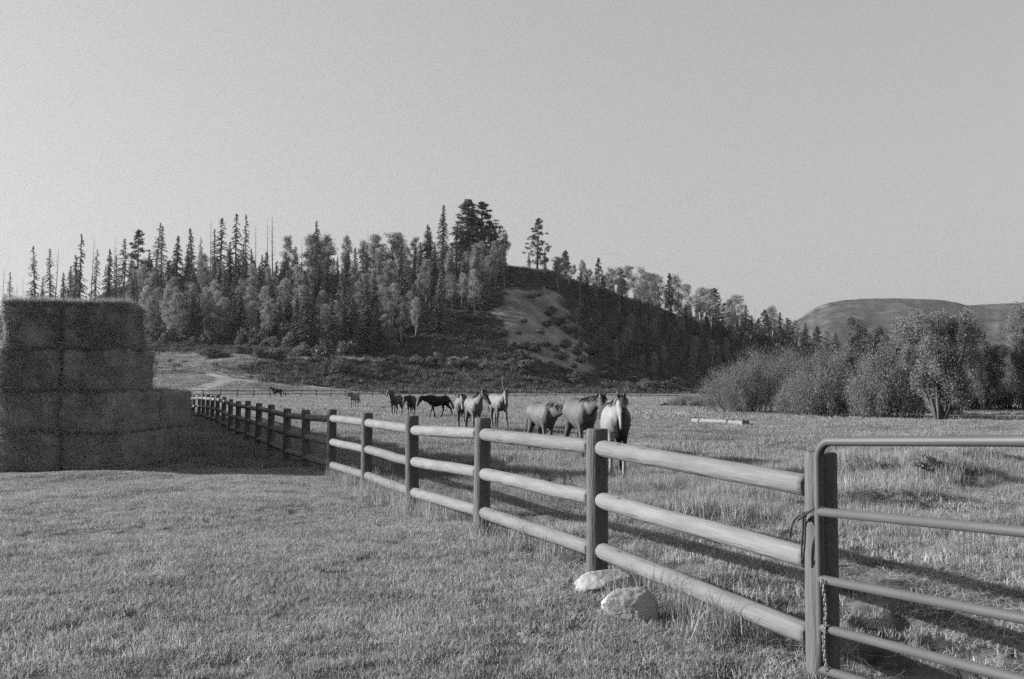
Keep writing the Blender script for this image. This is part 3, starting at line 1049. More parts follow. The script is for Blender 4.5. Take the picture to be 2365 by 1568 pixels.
horse('dark and white paint horse with white legs walking head on to the fence', (x, y, z), HD(-91), 1.02, neck=18, head=-70, hyaw=3, legs=(-4, (18, 30), 6, -8), coat=0.06, points=0.6, socks=(.7, .7, .6, .6), sock_h=0.66, paint=paint_coat, mane='pale', belly=1.06)

# ------------------------------------------------------------------ trough, far fence, corral
p0 = Vector(hit(1603, 977.5)); p1 = Vector(hit(1722, 987))
p0.z = tz(p0.x, p0.y); p1.z = tz(p1.x, p1.y)
mid = (p0 + p1) / 2
Lt = (p1 - p0).length
ang = math.atan2(p1.y - p0.y, p1.x - p0.x)
tro = thing('feed_trough', 'long pale plank trough with two dark braces lying in the meadow', 'trough', (mid.x, mid.y, mid.z), ang)


def box_mesh(name, sx, sy, sz, mat, bev=0.008, z0=0.0):
    bm = bmesh.new()
    bmesh.ops.create_cube(bm, size=1.0, matrix=Matrix.Translation((0, 0, z0 + sz / 2)) @ Matrix.Diagonal((sx, sy, sz, 1)))
    bmesh.ops.bevel(bm, geom=bm.edges[:], offset=bev, segments=2, affect='EDGES')
    me = bpy.data.meshes.new(name); bm.to_mesh(me); bm.free(); me.materials.append(mat)
    return me


o = obj('side_board', box_mesh('side_board', Lt, 0.04, 0.20, M['trough']), tro, (0, -0.20, 0.10), (R(-14), 0, 0))
o = obj('side_board', o.data, tro, (0, 0.20, 0.10), (R(14), 0, 0))
obj('bottom_board', box_mesh('bottom_board', Lt - 0.05, 0.36, 0.035, M['trough']), tro, (0, 0, 0.10))
endm = box_mesh('end_board', 0.035, 0.40, 0.24, M['trough'])
for s in (-1, 1):
    obj('end_board', endm, tro, (s * (Lt / 2 - 0.02), 0, 0.105))
for t_ in (-0.34, 0.22):
    obj('brace', box_mesh('brace', 0.16, 0.06, 0.36, M['strap']), tro, (t_ * Lt, -0.235, 0.0), (R(-14), R(12 if t_ < 0 else 0), 0))
    obj('brace', box_mesh('brace', 0.16, 0.06, 0.36, M['strap']), tro, (t_ * Lt, 0.235, 0.0), (R(14), 0, 0))


def line_fence(name, label, pts, spacing, h, pr, rail_hs, rr_, mat):
    P = [Vector((a, b, 0)) for a, b in pts]
    cum = [0]
    for a, b in zip(P[:-1], P[1:]):
        cum.append(cum[-1] + (b - a).length)
    n = int(cum[-1] / spacing)
    o0 = P[0]
    f = thing(name, label, 'fence', (o0.x, o0.y, tz(o0.x, o0.y)))
    z00 = tz(o0.x, o0.y)
    pm_ = tube_mesh('post', [(0, 0, -0.3), (0, 0, h * 0.5), (0, 0, h)], [pr, pr, pr * 0.95], 6, mat)
    rm_ = tube_mesh('rail', [(0, 0, 0), (0.5, 0, 0), (1, 0, 0)], [rr_] * 3, 5, mat)
    prev = None
    for k in range(n + 1):
        d = k * spacing
        i = max(j for j in range(len(cum) - 1) if cum[j] <= d + 1e-6)
        t_ = (d - cum[i]) / (cum[i + 1] - cum[i])
        q = P[i].lerp(P[i + 1], min(t_, 1.0))
        q.z = tz(q.x, q.y)
        loc = q - Vector((o0.x, o0.y, z00))
        obj('post', pm_, f, loc, (0, 0, random.uniform(0, 3)), (1, 1, random.uniform(.94, 1.06)))
        if prev is not None:
            for hh in rail_hs:
                a = prev + Vector((0, 0, hh + random.uniform(-.03, .03))); b = loc + Vector((0, 0, hh + random.uniform(-.03, .03)))
                o = obj('rail', rm_, f, a)
                o.rotation_euler = Vector((1, 0, 0)).rotation_difference((b - a).normalized()).to_euler()
                o.scale = ((b - a).length, 1, 1)
        prev = loc
    return f


fp = []
for (u, Y) in ((430, 166), (600, 170), (800, 178), (1000, 190), (1180, 205), (1400, 222), (1600, 236), (1840, 250)):
    fp.append(((u - CX) / F * Y, Y))
line_fence('pasture_fence', 'long low post and rail fence along the far edge of the meadow', fp, 2.75, 1.35, 0.11, (1.1, 0.55), 0.075, M['farfence'])
cp = []
for (u, v) in ((352, 869), (395, 868), (425, 867), (436, 863), (434, 857), (418, 852), (395, 849), (352, 846)):
    q = hit(u, v); cp.append((q[0], q[1]))
line_fence('corral_fence', 'small curved corral of rails on the slope beside the hay', cp, 2.4, 1.3, 0.09, (1.15, 0.6), 0.085, M['corral'])


# ------------------------------------------------------------------ plants: prototypes
def trunk_mesh(H, r0, mat, bend=0.0, seed=0, extra=None, sides=7):
    g = np.random.default_rng(seed)
    acc = Acc()
    b = g.normal(size=2) * bend
    path = [(b[0] * math.sin(t * 2.2), b[1] * math.sin(t * 2.6), -0.6 + (H + 0.6) * t) for t in np.linspace(0, 1, 8)]
    acc.tube(path, [r0 * (1 - 0.9 * t) + 0.015 for t in np.linspace(0, 1, 8)], sides)
    if extra:
        extra(acc, g)
    return acc.mesh('trunk', mat)


def conifer_crown(H, Rb, base, n_br, seed, mat, leaf=0.42, droop=-0.25, gap=0.0, power=0.85, top_taper=1.0):
    g = np.random.default_rng(seed)
    C, D, Nn, Ls, Ws = [], [], [], [], []
    for k in range(n_br):
        t = base + (1 - base) * (k + g.random()) / n_br
        if gap and (vnoise(np.array([t * 9.0]), np.array([seed * 1.7]))[0] + g.normal() * 0.2) > 0.5 - gap:
            continue
        z = t * H
        rel = (1 - t) / (1 - base)
        rad_ = Rb * min(1.0, rel ** power * (0.65 + 0.35 * min(1, (t - base) / 0.12 + 0.3))) * g.uniform(0.6, 1.12) + 0.12
        a = g.uniform(0, 2 * math.pi)
        d = np.array([math.cos(a), math.sin(a), droop + 0.55 * (t > 0.9) + g.normal() * 0.10])
        m = max(2, int(rad_ / (leaf * 0.42)))
        for j in range(m):
            s = (j + 0.6) / m
            c = d * rad_ * s + np.array([0, 0, z - 0.25 * rad_ * s * s])
            nq = 2
            for _ in range(nq):
                C.append(c + g.normal(size=3) * leaf * 0.22)
                D.append(d + g.normal(size=3) * 0.55)
                Nn.append(np.array([0, 0, 1.0]) + g.normal(size=3) * 0.45)
                Ls.append(leaf * g.uniform(0.8, 1.6)); Ws.append(leaf * g.uniform(0.5, 0.95))
    for j in range(10):
        C.append(np.array([0, 0, H * (0.93 + 0.075 * j / 9)])); D.append(np.array([g.normal() * .3, g.normal() * .3, 1.0])); Nn.append(rdir(1, g)[0]); Ls.append(leaf * 1.3); Ws.append(leaf * 0.35)
    v, f = leaf_quads(np.array(C), np.array(D), np.array(Nn), Ls, Ws)
    return make_mesh('crown', v, f, False, mat)


def clump_crown(centers, radii, per, leaf, seed, mat, flat=0.8, upright=0.0):
    g = np.random.default_rng(seed)
    Cs, Ds, Ns, Ls, Ws = [], [], [], [], []
    for c, r in zip(centers, radii):
        n = int(per * (r / np.mean(radii)) ** 1.6)
        p = rdir(n, g) * (g.random((n, 1)) ** 0.45) * r
        p[:, 2] *= flat
        Cs.append(p + c)
        Ds.append(rdir(n, g) + np.array([0, 0, upright]) + p / (r + 1e-6) * 0.6)
        Ns.append(rdir(n, g)); Ls.append(leaf * g.uniform(0.7, 1.4, n)); Ws.append(leaf * g.uniform(0.45, 0.9, n))
    v, f = leaf_quads(np.concatenate(Cs), np.concatenate(Ds), np.concatenate(Ns), np.concatenate(Ls), np.concatenate(Ws))
    return make_mesh('crown', v, f, False, mat)


PROTO = {}
PROTO['spruce'] = [(20.0, trunk_mesh(20, .24, M['bark_dark'], .1, s), conifer_crown(20, 2.5 + 0.5 * (s % 3), 0.05 + .04 * (s % 2), 190, s, M['spruce'], power=.72)) for s in range(5)]
PROTO['fir'] = [(20.0, trunk_mesh(20, .28, M['bark_dark'], .1, s), conifer_crown(20, 3.3, 0.05, 200, s + 40, M['fir'], power=0.75)) for s in range(3)]
PROTO['thin_spruce'] = [(20.0, trunk_mesh(20, .18, M['bark_grey'], .12, s), conifer_crown(20, 2.3 + .3 * (s % 2), 0.08, 110, s + 60, M['spruce'], leaf=.40, gap=.10, power=.7)) for s in range(5)]


def snag_extra(n):
    def fn(acc, g):
        for k in range(n):
            z = g.uniform(6, 19.0); a = g.uniform(0, 6.28); l = g.uniform(.4, 1.5) * (1.25 - z / 22)
            d = Vector((math.cos(a), math.sin(a), g.uniform(-.35, .1)))
            acc.tube([Vector((0, 0, z)), Vector((0, 0, z)) + d * l], [.035, .012], 4)
    return fn


PROTO['snag'] = [(20.0, trunk_mesh(20, .15, M['bark_grey'], .15, s, snag_extra(46)), None) for s in range(4)]


def aspen_proto(s):
    g = np.random.default_rng(s + 200)
    H = 16.0
    base = (.16, .42, .3, .22, .45, .34)[s % 6]
    n = int(34 + 26 * (.45 - base) / .3)
    cs, rs = [], []
    wid = g.uniform(1.2, 2.3)
    for k in range(n):
        t = (k + g.random()) / n
        env = math.sin(math.pi * (0.12 + 0.8 * t)) ** 0.7
        a = g.uniform(0, 6.28); rr_ = wid * env * g.uniform(.25, 1.0)
        cs.append(np.array([math.cos(a) * rr_, math.sin(a) * rr_, H * (base + (1 - base) * t * 0.97)])); rs.append(g.uniform(.65, 1.1))

    def br(acc, g2):
        for c in cs[::3]:
            z0 = max(c[2] - g2.uniform(.8, 1.8), H * base * 0.8)
            acc.tube([(0, 0, z0), (c[0] * .55, c[1] * .55, (z0 + c[2]) / 2 + .2), tuple(c)], [.05, .035, .012], 4)
    return (H, trunk_mesh(H * .95, .17, M['bark_pale'], .35, s + 20, br), clump_crown(cs, rs, 92, .27, s + 300, M['aspen'], flat=1.15, upright=.2))


PROTO['aspen'] = [aspen_proto(s) for s in range(6)]


def pine_proto(s, base=.2, wid=3.6):
    g = np.random.default_rng(s + 500)
    H = 20.0
    cs, rs = [], []
    n = 110
    for k in range(n):
        t = base + (1 - base) * ((k + g.random()) / n)
        env = wid * (1 - ((t - base) / (1 - base))) ** 0.62 * (0.55 + 0.45 * min(1, (t - base) / .2))
        a = g.uniform(0, 6.28); rr_ = env * g.uniform(.35, 1.08)
        cs.append(np.array([math.cos(a) * rr_, math.sin(a) * rr_, H * t + g.normal() * .15])); rs.append(g.uniform(.55, 1.0) * (1.05 - .35 * t))

    def br(acc, g2):
        for c in cs:
            z0 = c[2] - 0.1 * math.hypot(c[0], c[1]) - .2
            acc.tube([(0, 0, z0), tuple(c)], [.055, .015], 4)
    return (H, trunk_mesh(H * .98, .34, M['bark_dark'], .15, s + 30, br), clump_crown(cs, rs, 60, .30, s + 600, M['pine'], flat=.72, upright=.4))


PROTO['pine'] = [pine_proto(0, .22, 3.2), pine_proto(1, .14, 4.4), pine_proto(2, .18, 3.7), pine_proto(3, .3, 3.0)]


def shrub_proto(s, mat):
    g = np.random.default_rng(s + 800)
    n = 22
    cs, rs = [], []
    for k in range(n):
        d = rdir(1, g)[0]; d[2] = abs(d[2])
        cs.append(d * g.uniform(.35, .85) * np.array([1.0, 1.0, 1.15]) + np.array([0, 0, .2])); rs.append(g.uniform(.22, .42))

    def br(acc, g2):
        for c in cs:
            acc.tube([(0, 0, 0), (c[0] * .6, c[1] * .6, c[2] * .5), tuple(c)], [.03, .02, .008], 4)
    acc = Acc(); br(acc, g)
    return (1.6, acc.mesh('stem', M['stem']), clump_crown(cs, rs, 34, .16, s + 900, mat, upright=.5))


PROTO['shrub'] = [shrub_proto(s, M['shrub']) for s in range(4)]


def plant(kind, var, loc, height, label, cat, group=None, name=None, wid=1.0):
    H, tm, cm = PROTO[kind][var % len(PROTO[kind])]
    s = height / H
    t = thing(name or kind + '_tree', label, cat, loc, random.uniform(0, 6.28), group, (s * wid * random.uniform(.82, 1.2), s * wid * random.uniform(.82, 1.2), s))
    if kind != 'shrub':
        t.rotation_euler = (R(random.gauss(0, 1.6)), R(random.gauss(0, 1.6)), t.rotation_euler[2])
    obj('stem' if kind == 'shrub' else 'trunk', tm, t)
    if cm is not None:
        obj('crown', cm, t)
    return t


NAMES = {'spruce': 'spruce_tree', 'fir': 'fir_tree', 'thin_spruce': 'spruce_tree', 'snag': 'dead_tree', 'aspen': 'aspen_tree', 'pine': 'pine_tree', 'shrub': 'shrub'}
CATS = {'spruce': 'spruce', 'fir': 'fir', 'thin_spruce': 'spruce', 'snag': 'dead tree', 'aspen': 'aspen', 'pine': 'pine', 'shrub': 'shrub'}

# skyline trees read off the photograph: bearing u, top v, kind, distance, width factor, own label
SKY = [
    (8, 617, 'snag', 440, 1, None), (25, 628, 'thin_spruce', 430, 1, None), (40, 655, 'snag', 430, 1, None), (57, 638, 'snag', 440, 1, None),
    (86, 570, 'thin_spruce', 420, 1.0, None), (100, 640, 'thin_spruce', 430, 1, None), (120, 575, 'thin_spruce', 425, .9, None), (128, 572, 'snag', 430, 1, None),
    (150, 630, 'fir', 415, .9, None), (165, 615, 'spruce', 415, .9, None), (187, 540, 'thin_spruce', 410, .95, None), (178, 590, 'spruce', 410, .8, None), (213, 548, 'snag', 430, 1, None), (222, 575, 'thin_spruce', 420, .8, None),
    (253, 575, 'spruce', 415, .75, None), (269, 590, 'thin_spruce', 425, 1, None), (285, 550, 'thin_spruce', 420, 1.1, None), (268, 545, 'snag', 435, .8, None), (320, 533, 'pine', 400, .85, 'dark round topped conifer on the skyline above the end of the hay stack'),
    (300, 610, 'fir', 400, .9, None), (345, 600, 'fir', 395, .9, None),
    (358, 515, 'thin_spruce', 425, 1.0, None), (373, 520, 'thin_spruce', 430, 1.0, None), (408, 545, 'fir', 400, .8, None), (392, 600, 'spruce', 395, .9, None), (447, 528, 'spruce', 410, .9, None), (465, 548, 'thin_spruce', 430, .8, None),
    (430, 590, 'fir', 395, .8, None), (487, 508, 'snag', 430, 1, None), (498, 530, 'thin_spruce', 425, .9, None), (511, 502, 'thin_spruce', 420, 1.1, None), (545, 495, 'thin_spruce', 420, 1.1, None), (530, 560, 'spruce', 405, .9, None), (567, 497, 'thin_spruce', 425, .9, None),
    (592, 520, 'snag', 430, 1, None), (585, 575, 'spruce', 405, .9, None), (605, 590, 'spruce', 400, .9, None), (620, 505, 'snag', 430, 1, None), (632, 500, 'snag', 425, 1.6, 'tall bare dead trunk on the skyline, thickest of the snags'), (612, 570, 'snag', 430, .8, None), (660, 545, 'aspen', 420, .9, None),
    (681, 570, 'spruce', 400, .9, None), (697, 548, 'snag', 430, 1, None), (735, 511, 'fir', 425, .8, 'tall pointed dark conifer rising between round aspens on the skyline'), (722, 540, 'aspen', 420, 1.3, None), (758, 545, 'aspen', 425, 1.3, None),
    (800, 543, 'aspen', 415, .8, None), (818, 570, 'snag', 430, .8, None), (850, 528, 'snag', 430, .9, None), (838, 555, 'aspen', 420, 1.1, None), (868, 540, 'aspen', 420, 1.1, None), (885, 572, 'aspen', 425, 1, None), (912, 537, 'aspen', 420, 1.6, None), (930, 548, 'aspen', 425, 1.2, None),
    (960, 548, 'aspen', 425, 1.1, None), (985, 520, 'spruce', 415, 1.0, None), (972, 560, 'spruce', 410, 1, None), (1022, 474, 'spruce', 420, .72, 'tall narrow spruce just left of the big dark pines on the crest'),
    (1003, 560, 'spruce', 410, 1.0, None), (1040, 560, 'fir', 405, .9, None),
    (1078, 464, 'pine', 425, 1.3, 'tallest dark pine of the close pair on the hilltop'), (1108, 469, 'pine', 428, 1.45, 'broad dark pine joined to the tallest pine on the hilltop'), (1090, 560, 'pine', 415, .9, None), (1130, 510, 'pine', 432, 1.25, None), (1095, 500, 'pine', 434, 1.3, None),
    (1240, 506, 'pine', 440, 0.95, 'lone open pine standing against the sky on the bare ridge'), (1258, 575, 'spruce', 445, .7, None), (1222, 582, 'spruce', 445, .8, None),
    (1280, 600, 'aspen', 460, 1.0, None), (1305, 598, 'aspen', 465, 1.2, None), (1325, 612, 'aspen', 465, 1.1, None), (1345, 607, 'aspen', 470, 1.3, None), (1362, 622, 'aspen', 470, 1.1, None), (1385, 596, 'pine', 475, .8, 'round dark pine among the ridge aspens right of the lone pine'),
    (1412, 618, 'aspen', 490, 1.3, None), (1430, 618, 'aspen', 490, 1.3, None), (1448, 614, 'aspen', 500, 1.4, None), (1473, 617, 'aspen', 505, 1.2, None), (1500, 630, 'aspen', 515, 1.2, None), (1518, 634, 'aspen', 530, 1.3, None), (1543, 632, 'pine', 535, .7, None), (1560, 636, 'aspen', 540, 1.2, None),
    (1585, 655, 'aspen', 550, 1.2, None), (1618, 665, 'aspen', 570, 1.3, None), (1640, 668, 'aspen', 580, 1.4, None), (1655, 666, 'pine', 590, .9, None), (1680, 690, 'aspen', 600, 1.2, None), (1695, 682, 'aspen', 610, 1.50, None), (1720, 705, 'fir', 640, 1.35, None),
    (1740, 712, 'snag', 650, .8, None), (1765, 716, 'pine', 670, 1.20, None), (1780, 708, 'aspen', 690, 1.50, None), (1800, 722, 'fir', 710, 1.35, None), (1820, 735, 'pine', 730, 1.20, None), (1835, 740, 'aspen', 750, 1.50, None), (1860, 745, 'fir', 770, 1.35, None), (1885, 755, 'pine', 800, 1.20, None), (1905, 762, 'aspen', 820, 1.50, None), (1930, 768, 'fir', 840, 1.35, None),
]


def zone(u):
    if u < 310:
        return 'left'
    if u < 1200:
        return 'mid'
    return 'right'


LAB = {
    ('spruce', 'left'): 'dark spruce showing above the hay stack', ('fir', 'left'): 'bushy dark fir showing above the hay stack', ('thin_spruce', 'left'): 'thin ragged spruce above the hay stack skyline',
    ('snag', 'left'): 'thin bare dead trunk above the hay stack skyline', ('aspen', 'left'): 'leafy aspen showing above the hay stack', ('pine', 'left'): 'dark pine showing above the hay stack',
    ('spruce', 'mid'): 'pointed spruce in the dense wood on the hillside', ('fir', 'mid'): 'dark broad fir in the dense wood on the hillside', ('thin_spruce', 'mid'): 'thin ragged spruce on the wooded hill skyline',
    ('snag', 'mid'): 'thin bare dead trunk standing in the hillside wood', ('aspen', 'mid'): 'pale trunked aspen in the dense wood on the hillside', ('pine', 'mid'): 'dark pine under the tall hilltop pines',
    ('spruce', 'right'): 'small spruce on the bare ridge right of the hilltop', ('fir', 'right'): 'dark fir on the shaded slope right of the scree', ('thin_spruce', 'right'): 'thin spruce on the shaded slope right of the scree',
    ('snag', 'right'): 'bare dead trunk on the long ridge descending right', ('aspen', 'right'): 'aspen on the long ridge descending to the right', ('pine', 'right'): 'dark pine on the long ridge descending to the right',
    ('shrub', 'mid'): 'leafy shrub on the slope below the wood', ('shrub', 'right'): 'dark leafy shrub on the shaded slope', ('shrub', 'left'): 'leafy shrub beside the hay',
}


KD = {'spruce': 'pointed spruce', 'fir': 'dark broad fir', 'thin_spruce': 'thin ragged spruce', 'snag': 'bare dead trunk', 'aspen': 'pale trunked aspen', 'pine': 'dark pine'}
GRP = {'left': 'trees above the hay stack', 'mid': 'trees of the hillside wood', 'right': 'trees on the descending ridge'}
rlo = lambda u: float(np.interp(u, [1300, 1400, 1500, 1650, 1800, 1950], [400, 390, 400, 440, 520, 620]))
rhi = lambda u: float(np.interp(u, [1300, 1400, 1500, 1650, 1800, 1950], [440, 490, 550, 650, 790, 890]))


def put(kind, x, y, height, wid=1.0, label=None, u=None, tag_zone=None):
    if u is None:
        u = x / y * F + CX
    zn = tag_zone or zone(u)
    lab = label or LAB[(kind, zn)]
    if label is None and zn == 'mid':
        row = 'front edge' if y < 318 else 'middle' if y < 372 else 'top'
        band = 'beside the hay stack' if u < 430 else 'below the tall bare snags' if u < 640 else 'around the tall pointed conifer' if u < 820 else 'left of the big hilltop pines' if u < 1000 else 'below the big hilltop pines'
        lab = '%s at the %s of the wood %s' % (KD[kind], row, band)
    elif label is None and zn == 'right' and kind != 'shrub':
        up = y > rhi(max(u, 1300)) - 45
        band = 'right of the lone pine' if u < 1420 else 'above the middle of the shaded slope' if u < 1600 else 'above the dome shaped bush' if u < 1780 else 'near the far mesa'
        lab = '%s %s %s' % (KD[kind], 'on the skyline ridge' if up else 'on the shaded slope', band)
    plant(kind, random.randrange(12), (x, y, tz(x, y) - 0.1), height, lab, CATS[kind], None if label else GRP[zn] , NAMES[kind], wid)


WID = {'pine': 1.45, 'aspen': 1.25, 'fir': 1.35, 'spruce': 1.45, 'thin_spruce': 1.35, 'snag': 1.0, 'shrub': 1.0}
taken = []
for (u, vt, kind, Y, w, lab) in SKY:
    x, y, z = at(u, vt, Y)
    h = z - tz(x, y) + 0.1
    if kind in ('thin_spruce', 'snag'):
        h *= 1.0
    put(kind, x, y, max(h, 2.5), w * WID[kind], lab, u)
    taken.append((x, y))
tk = np.array(taken)


def fill(n, ulo, uhi, ylo, yhi, kinds, probs, hlo, hhi, mind, cond=None, tag_zone=None):
    global tk
    made = 0; tries = 0
    g = np.random.default_rng(n * 13 + int(ulo))
    while made < n and tries < n * 40:
        tries += 1
        u = g.uniform(ulo, uhi); y = g.uniform(ylo(u), yhi(u))
        x = (u - CX) / F * y
        if np.min(np.hypot(tk[:, 0] - x, tk[:, 1] - y)) < mind:
            continue
        if cond is not None and not cond(u, y, x):
            continue
        kind = g.choice(kinds, p=probs)
        h = g.uniform(hlo, hhi) * (1.1 if kind == 'spruce' else 0.8 if kind == 'fir' else 1.0)
        put(kind, x, y, h, g.uniform(.85, 1.25) * WID[kind], None, u, tag_zone)
        tk = np.vstack([tk, [x, y]])
        made += 1


toe = lambda u: float(np.interp(u, [-100, 300, 500, 650, 800, 900, 1000, 1080, 1160], [325, 322, 311, 300, 290, 300, 318, 335, 350]))
crestY = lambda u: float(np.interp(u, [-100, 300, 1100, 1160], [410, 412, 426, 430]))
fill(290, 300, 1165, toe, crestY, ['aspen', 'spruce', 'fir', 'snag'], [.34, .44, .15, .07], 11, 17.5, 4.2,
     lambda u, y, x: not (u > 960 and y < 345 and random.random() < .8))
fill(30, -60, 300, lambda u: 350, lambda u: 410, ['spruce', 'fir', 'thin_spruce', 'snag'], [.35, .25, .3, .1], 9, 13, 4.0)
rlo = lambda u: float(np.interp(u, [1300, 1400, 1500, 1650, 1800, 1950], [400, 390, 400, 440, 520, 620]))
rhi = lambda u: float(np.interp(u, [1300, 1400, 1500, 1650, 1800, 1950], [440, 490, 550, 650, 790, 890]))
fill(185, 1330, 1960, rlo, rhi, ['fir', 'spruce', 'aspen'], [.5, .2, .3], 8, 12.5, 5.0)
fill(60, 1280, 1800, lambda u: rhi(u) - 28, lambda u: rhi(u) + 6, ['aspen', 'pine'], [.85, .15], 9, 12.5, 4.5)

fill(90, 1660, 1970, lambda u: rhi(u) - 150, lambda u: rhi(u) + 4, ['fir', 'pine', 'aspen'], [.55, .25, .2], 6, 12, 5.0)
base_y = lambda u: float(np.interp(u, [1300, 1400, 1500, 1650, 1800, 1950], [300, 310, 335, 375, 450, 560]))
fill(120, 1330, 1960, base_y, rlo, ['fir', 'spruce', 'aspen'], [.55, .2, .25], 4.5, 9, 4.5, lambda u, y, x: u > 1420 or y > 345)
# young growth and bushes along the foot of the wood
for k in range(95):
    u = random.uniform(325, 930); y = toe(u) - random.uniform(-22, 4); x = (u - CX) / F * y
    plant('shrub', random.randrange(4), (x, y, tz(x, y) - .1), random.uniform(3.0, 8.0), 'young bushy growth at the foot of the wood ' + ('beside the corral' if u < 520 else 'above the grassy lip' if u < 760 else 'above the dark bank'), 'shrub', 'bushes along the foot of the wood', 'shrub', random.uniform(.8, 1.2))

# shrubs on the slopes, told apart by size and place
SHR = [(497, 829, 40, 3.3, 1.5), (470, 822, 22, 2.0, 1.3), (790, 862, 52, 5.6, .95), (640, 830, 40, 4, 1.1), (600, 826, 36, 4, 1.2), (752, 826, 58, 6, 1.0), (700, 822, 40, 4, 1.2), (560, 818, 34, 3.6, 1.2), (905, 836, 26, 3, 1.3), (1010, 838, 30, 3.5, 1.5),
       (940, 770, 26, 3.4, 1.2), (985, 745, 30, 3.6, 1.0), (1060, 740, 38, 4, 1.0), (1100, 742, 30, 4, 1.1), (960, 842, 30, 3, 1.6), (1060, 846, 36, 3, 1.7), (1120, 850, 30, 3, 1.8), (870, 850, 26, 3, 1.5), (730, 835, 24, 2.5, 1.4)]
for i, (u, v, px, _, w) in enumerate(SHR):
    x, y, z = hit(u, v)
    h = px / F * y
    lab = {2: 'pale rounded shrub standing alone at the lip of the grassy bench', 0: 'dark round bush on the sunlit grass right of the corral'}.get(i)
    plant('shrub', i, (x, y, z - .1), h, lab or LAB[('shrub', 'mid')], 'shrub', None if lab else 'shrubs below the hillside wood', 'shrub', w)
g = np.random.default_rng(77)
for (u, v, px) in ((1185, 800, 20), (1205, 822, 24), (1232, 838, 22), (1262, 800, 18), (1290, 752, 34), (1312, 770, 30), (1345, 835, 22), (1300, 862, 20), (1225, 690, 16), (1180, 845, 24), (1275, 720, 18), (1210, 745, 14), (1250, 770, 20), (1305, 805, 22), (1240, 812, 16), (1325, 850, 18), (1270, 845, 20), (1160, 775, 22)):
    x, y, z = hit(u, v)
    plant('shrub', int(g.integers(4)), (x, y, z - .1), px / F * y, 'dark shrub growing on the bare pale scree', 'shrub', 'shrubs on the scree', 'shrub', 1.3)
cnt = 0
while cnt < 170:
    u = g.uniform(1160, 1900); y = g.uniform(270, rlo(max(u, 1300)) + 20)
    v_ok = tz((u - CX) / F * y, y)
    if v_ok < 1.6:
        continue
    x = (u - CX) / F * y
    vv = CY - F * ((v_ok - CAMZ) / y - math.tan(PITCH))
    if abs(u - scu(vv)) < scw(vv) and 665 < vv < 865 and g.random() < 0.8:
        continue
    plant('shrub', int(g.integers(4)), (x, y, v_ok - .1), g.uniform(1.6, 4.5), 'dark leafy shrub on the shaded slope ' + ('below the scree' if u < 1400 else 'above the paint horse' if u < 1560 else 'behind the willow bushes'), 'shrub', 'shrubs on the shaded slope', 'shrub', g.uniform(.9, 1.6))
    cnt += 1


# ------------------------------------------------------------------ willows and trees at the meadow's edge (closer, so finer)
def willow_parts(W, H, seed, n_stem=230, per=80, leaf=.17, spread=1.0, lean=0.0, hollow=0.0):
    g = np.random.default_rng(seed)
    acc = Acc()
    C, D = [], []
    for k in range(n_stem):
        a = g.uniform(0, 6.28); rad_ = g.random() ** 0.6
        ex = math.cos(a) * rad_ * W; ey = math.sin(a) * rad_ * W
        top = H * math.sqrt(max(0.05, 1 - (rad_ * 0.93) ** 2)) * (g.uniform(.66, 1.03) if k % 9 else g.uniform(1.0, 1.16)) * (0.92 + 0.30 * float(vnoise(np.array([math.cos(a) * rad_ * 2.2 + seed]), np.array([math.sin(a) * rad_ * 2.2]), seed)[0]))
        bf = .2 + .62 * rad_ ** 2
        bx, by = ex * bf + g.normal() * .1, ey * bf + g.normal() * .1
        p0_ = Vector((bx, by, -0.1)); p1_ = Vector((ex * (.75 + .3 * rad_ ** 3), ey * (.75 + .3 * rad_ ** 3), top * .55)); p2_ = Vector((ex, ey, top))
        pts_ = [p0_.lerp(p1_, t).lerp(p1_.lerp(p2_, t), t) for t in np.linspace(0, 1, 6)]
        if k % 2 == 0:
            acc.tube(pts_, [.028, .024, .02, .015, .01, .005], 4)
        for j in range(per):
            t = g.random() ** 0.75
            t = 0.12 + 0.9 * t
            q = p0_.lerp(p1_, t).lerp(p1_.lerp(p2_, t), t)
            tan = (p2_ - p1_).normalized() * t + (p1_ - p0_).normalized() * (1 - t)
            C.append(np.array(q) + g.normal(size=3) * (.10 + .16 * t)); D.append(np.array(tan) + g.normal(size=3) * .45 + np.array([0, 0, .2]))
    C = np.array(C); D = np.array(D); n = len(C)
    C[:, 2] = np.maximum(C[:, 2], 0.04)
    v, f = leaf_quads(C, D, rdir(n, g), leaf * g.uniform(.7, 1.5, n), leaf * g.uniform(.22, .42, n))
    return acc.mesh('stem', M['stem']), make_mesh('crown', v, f, False, M['willow'])


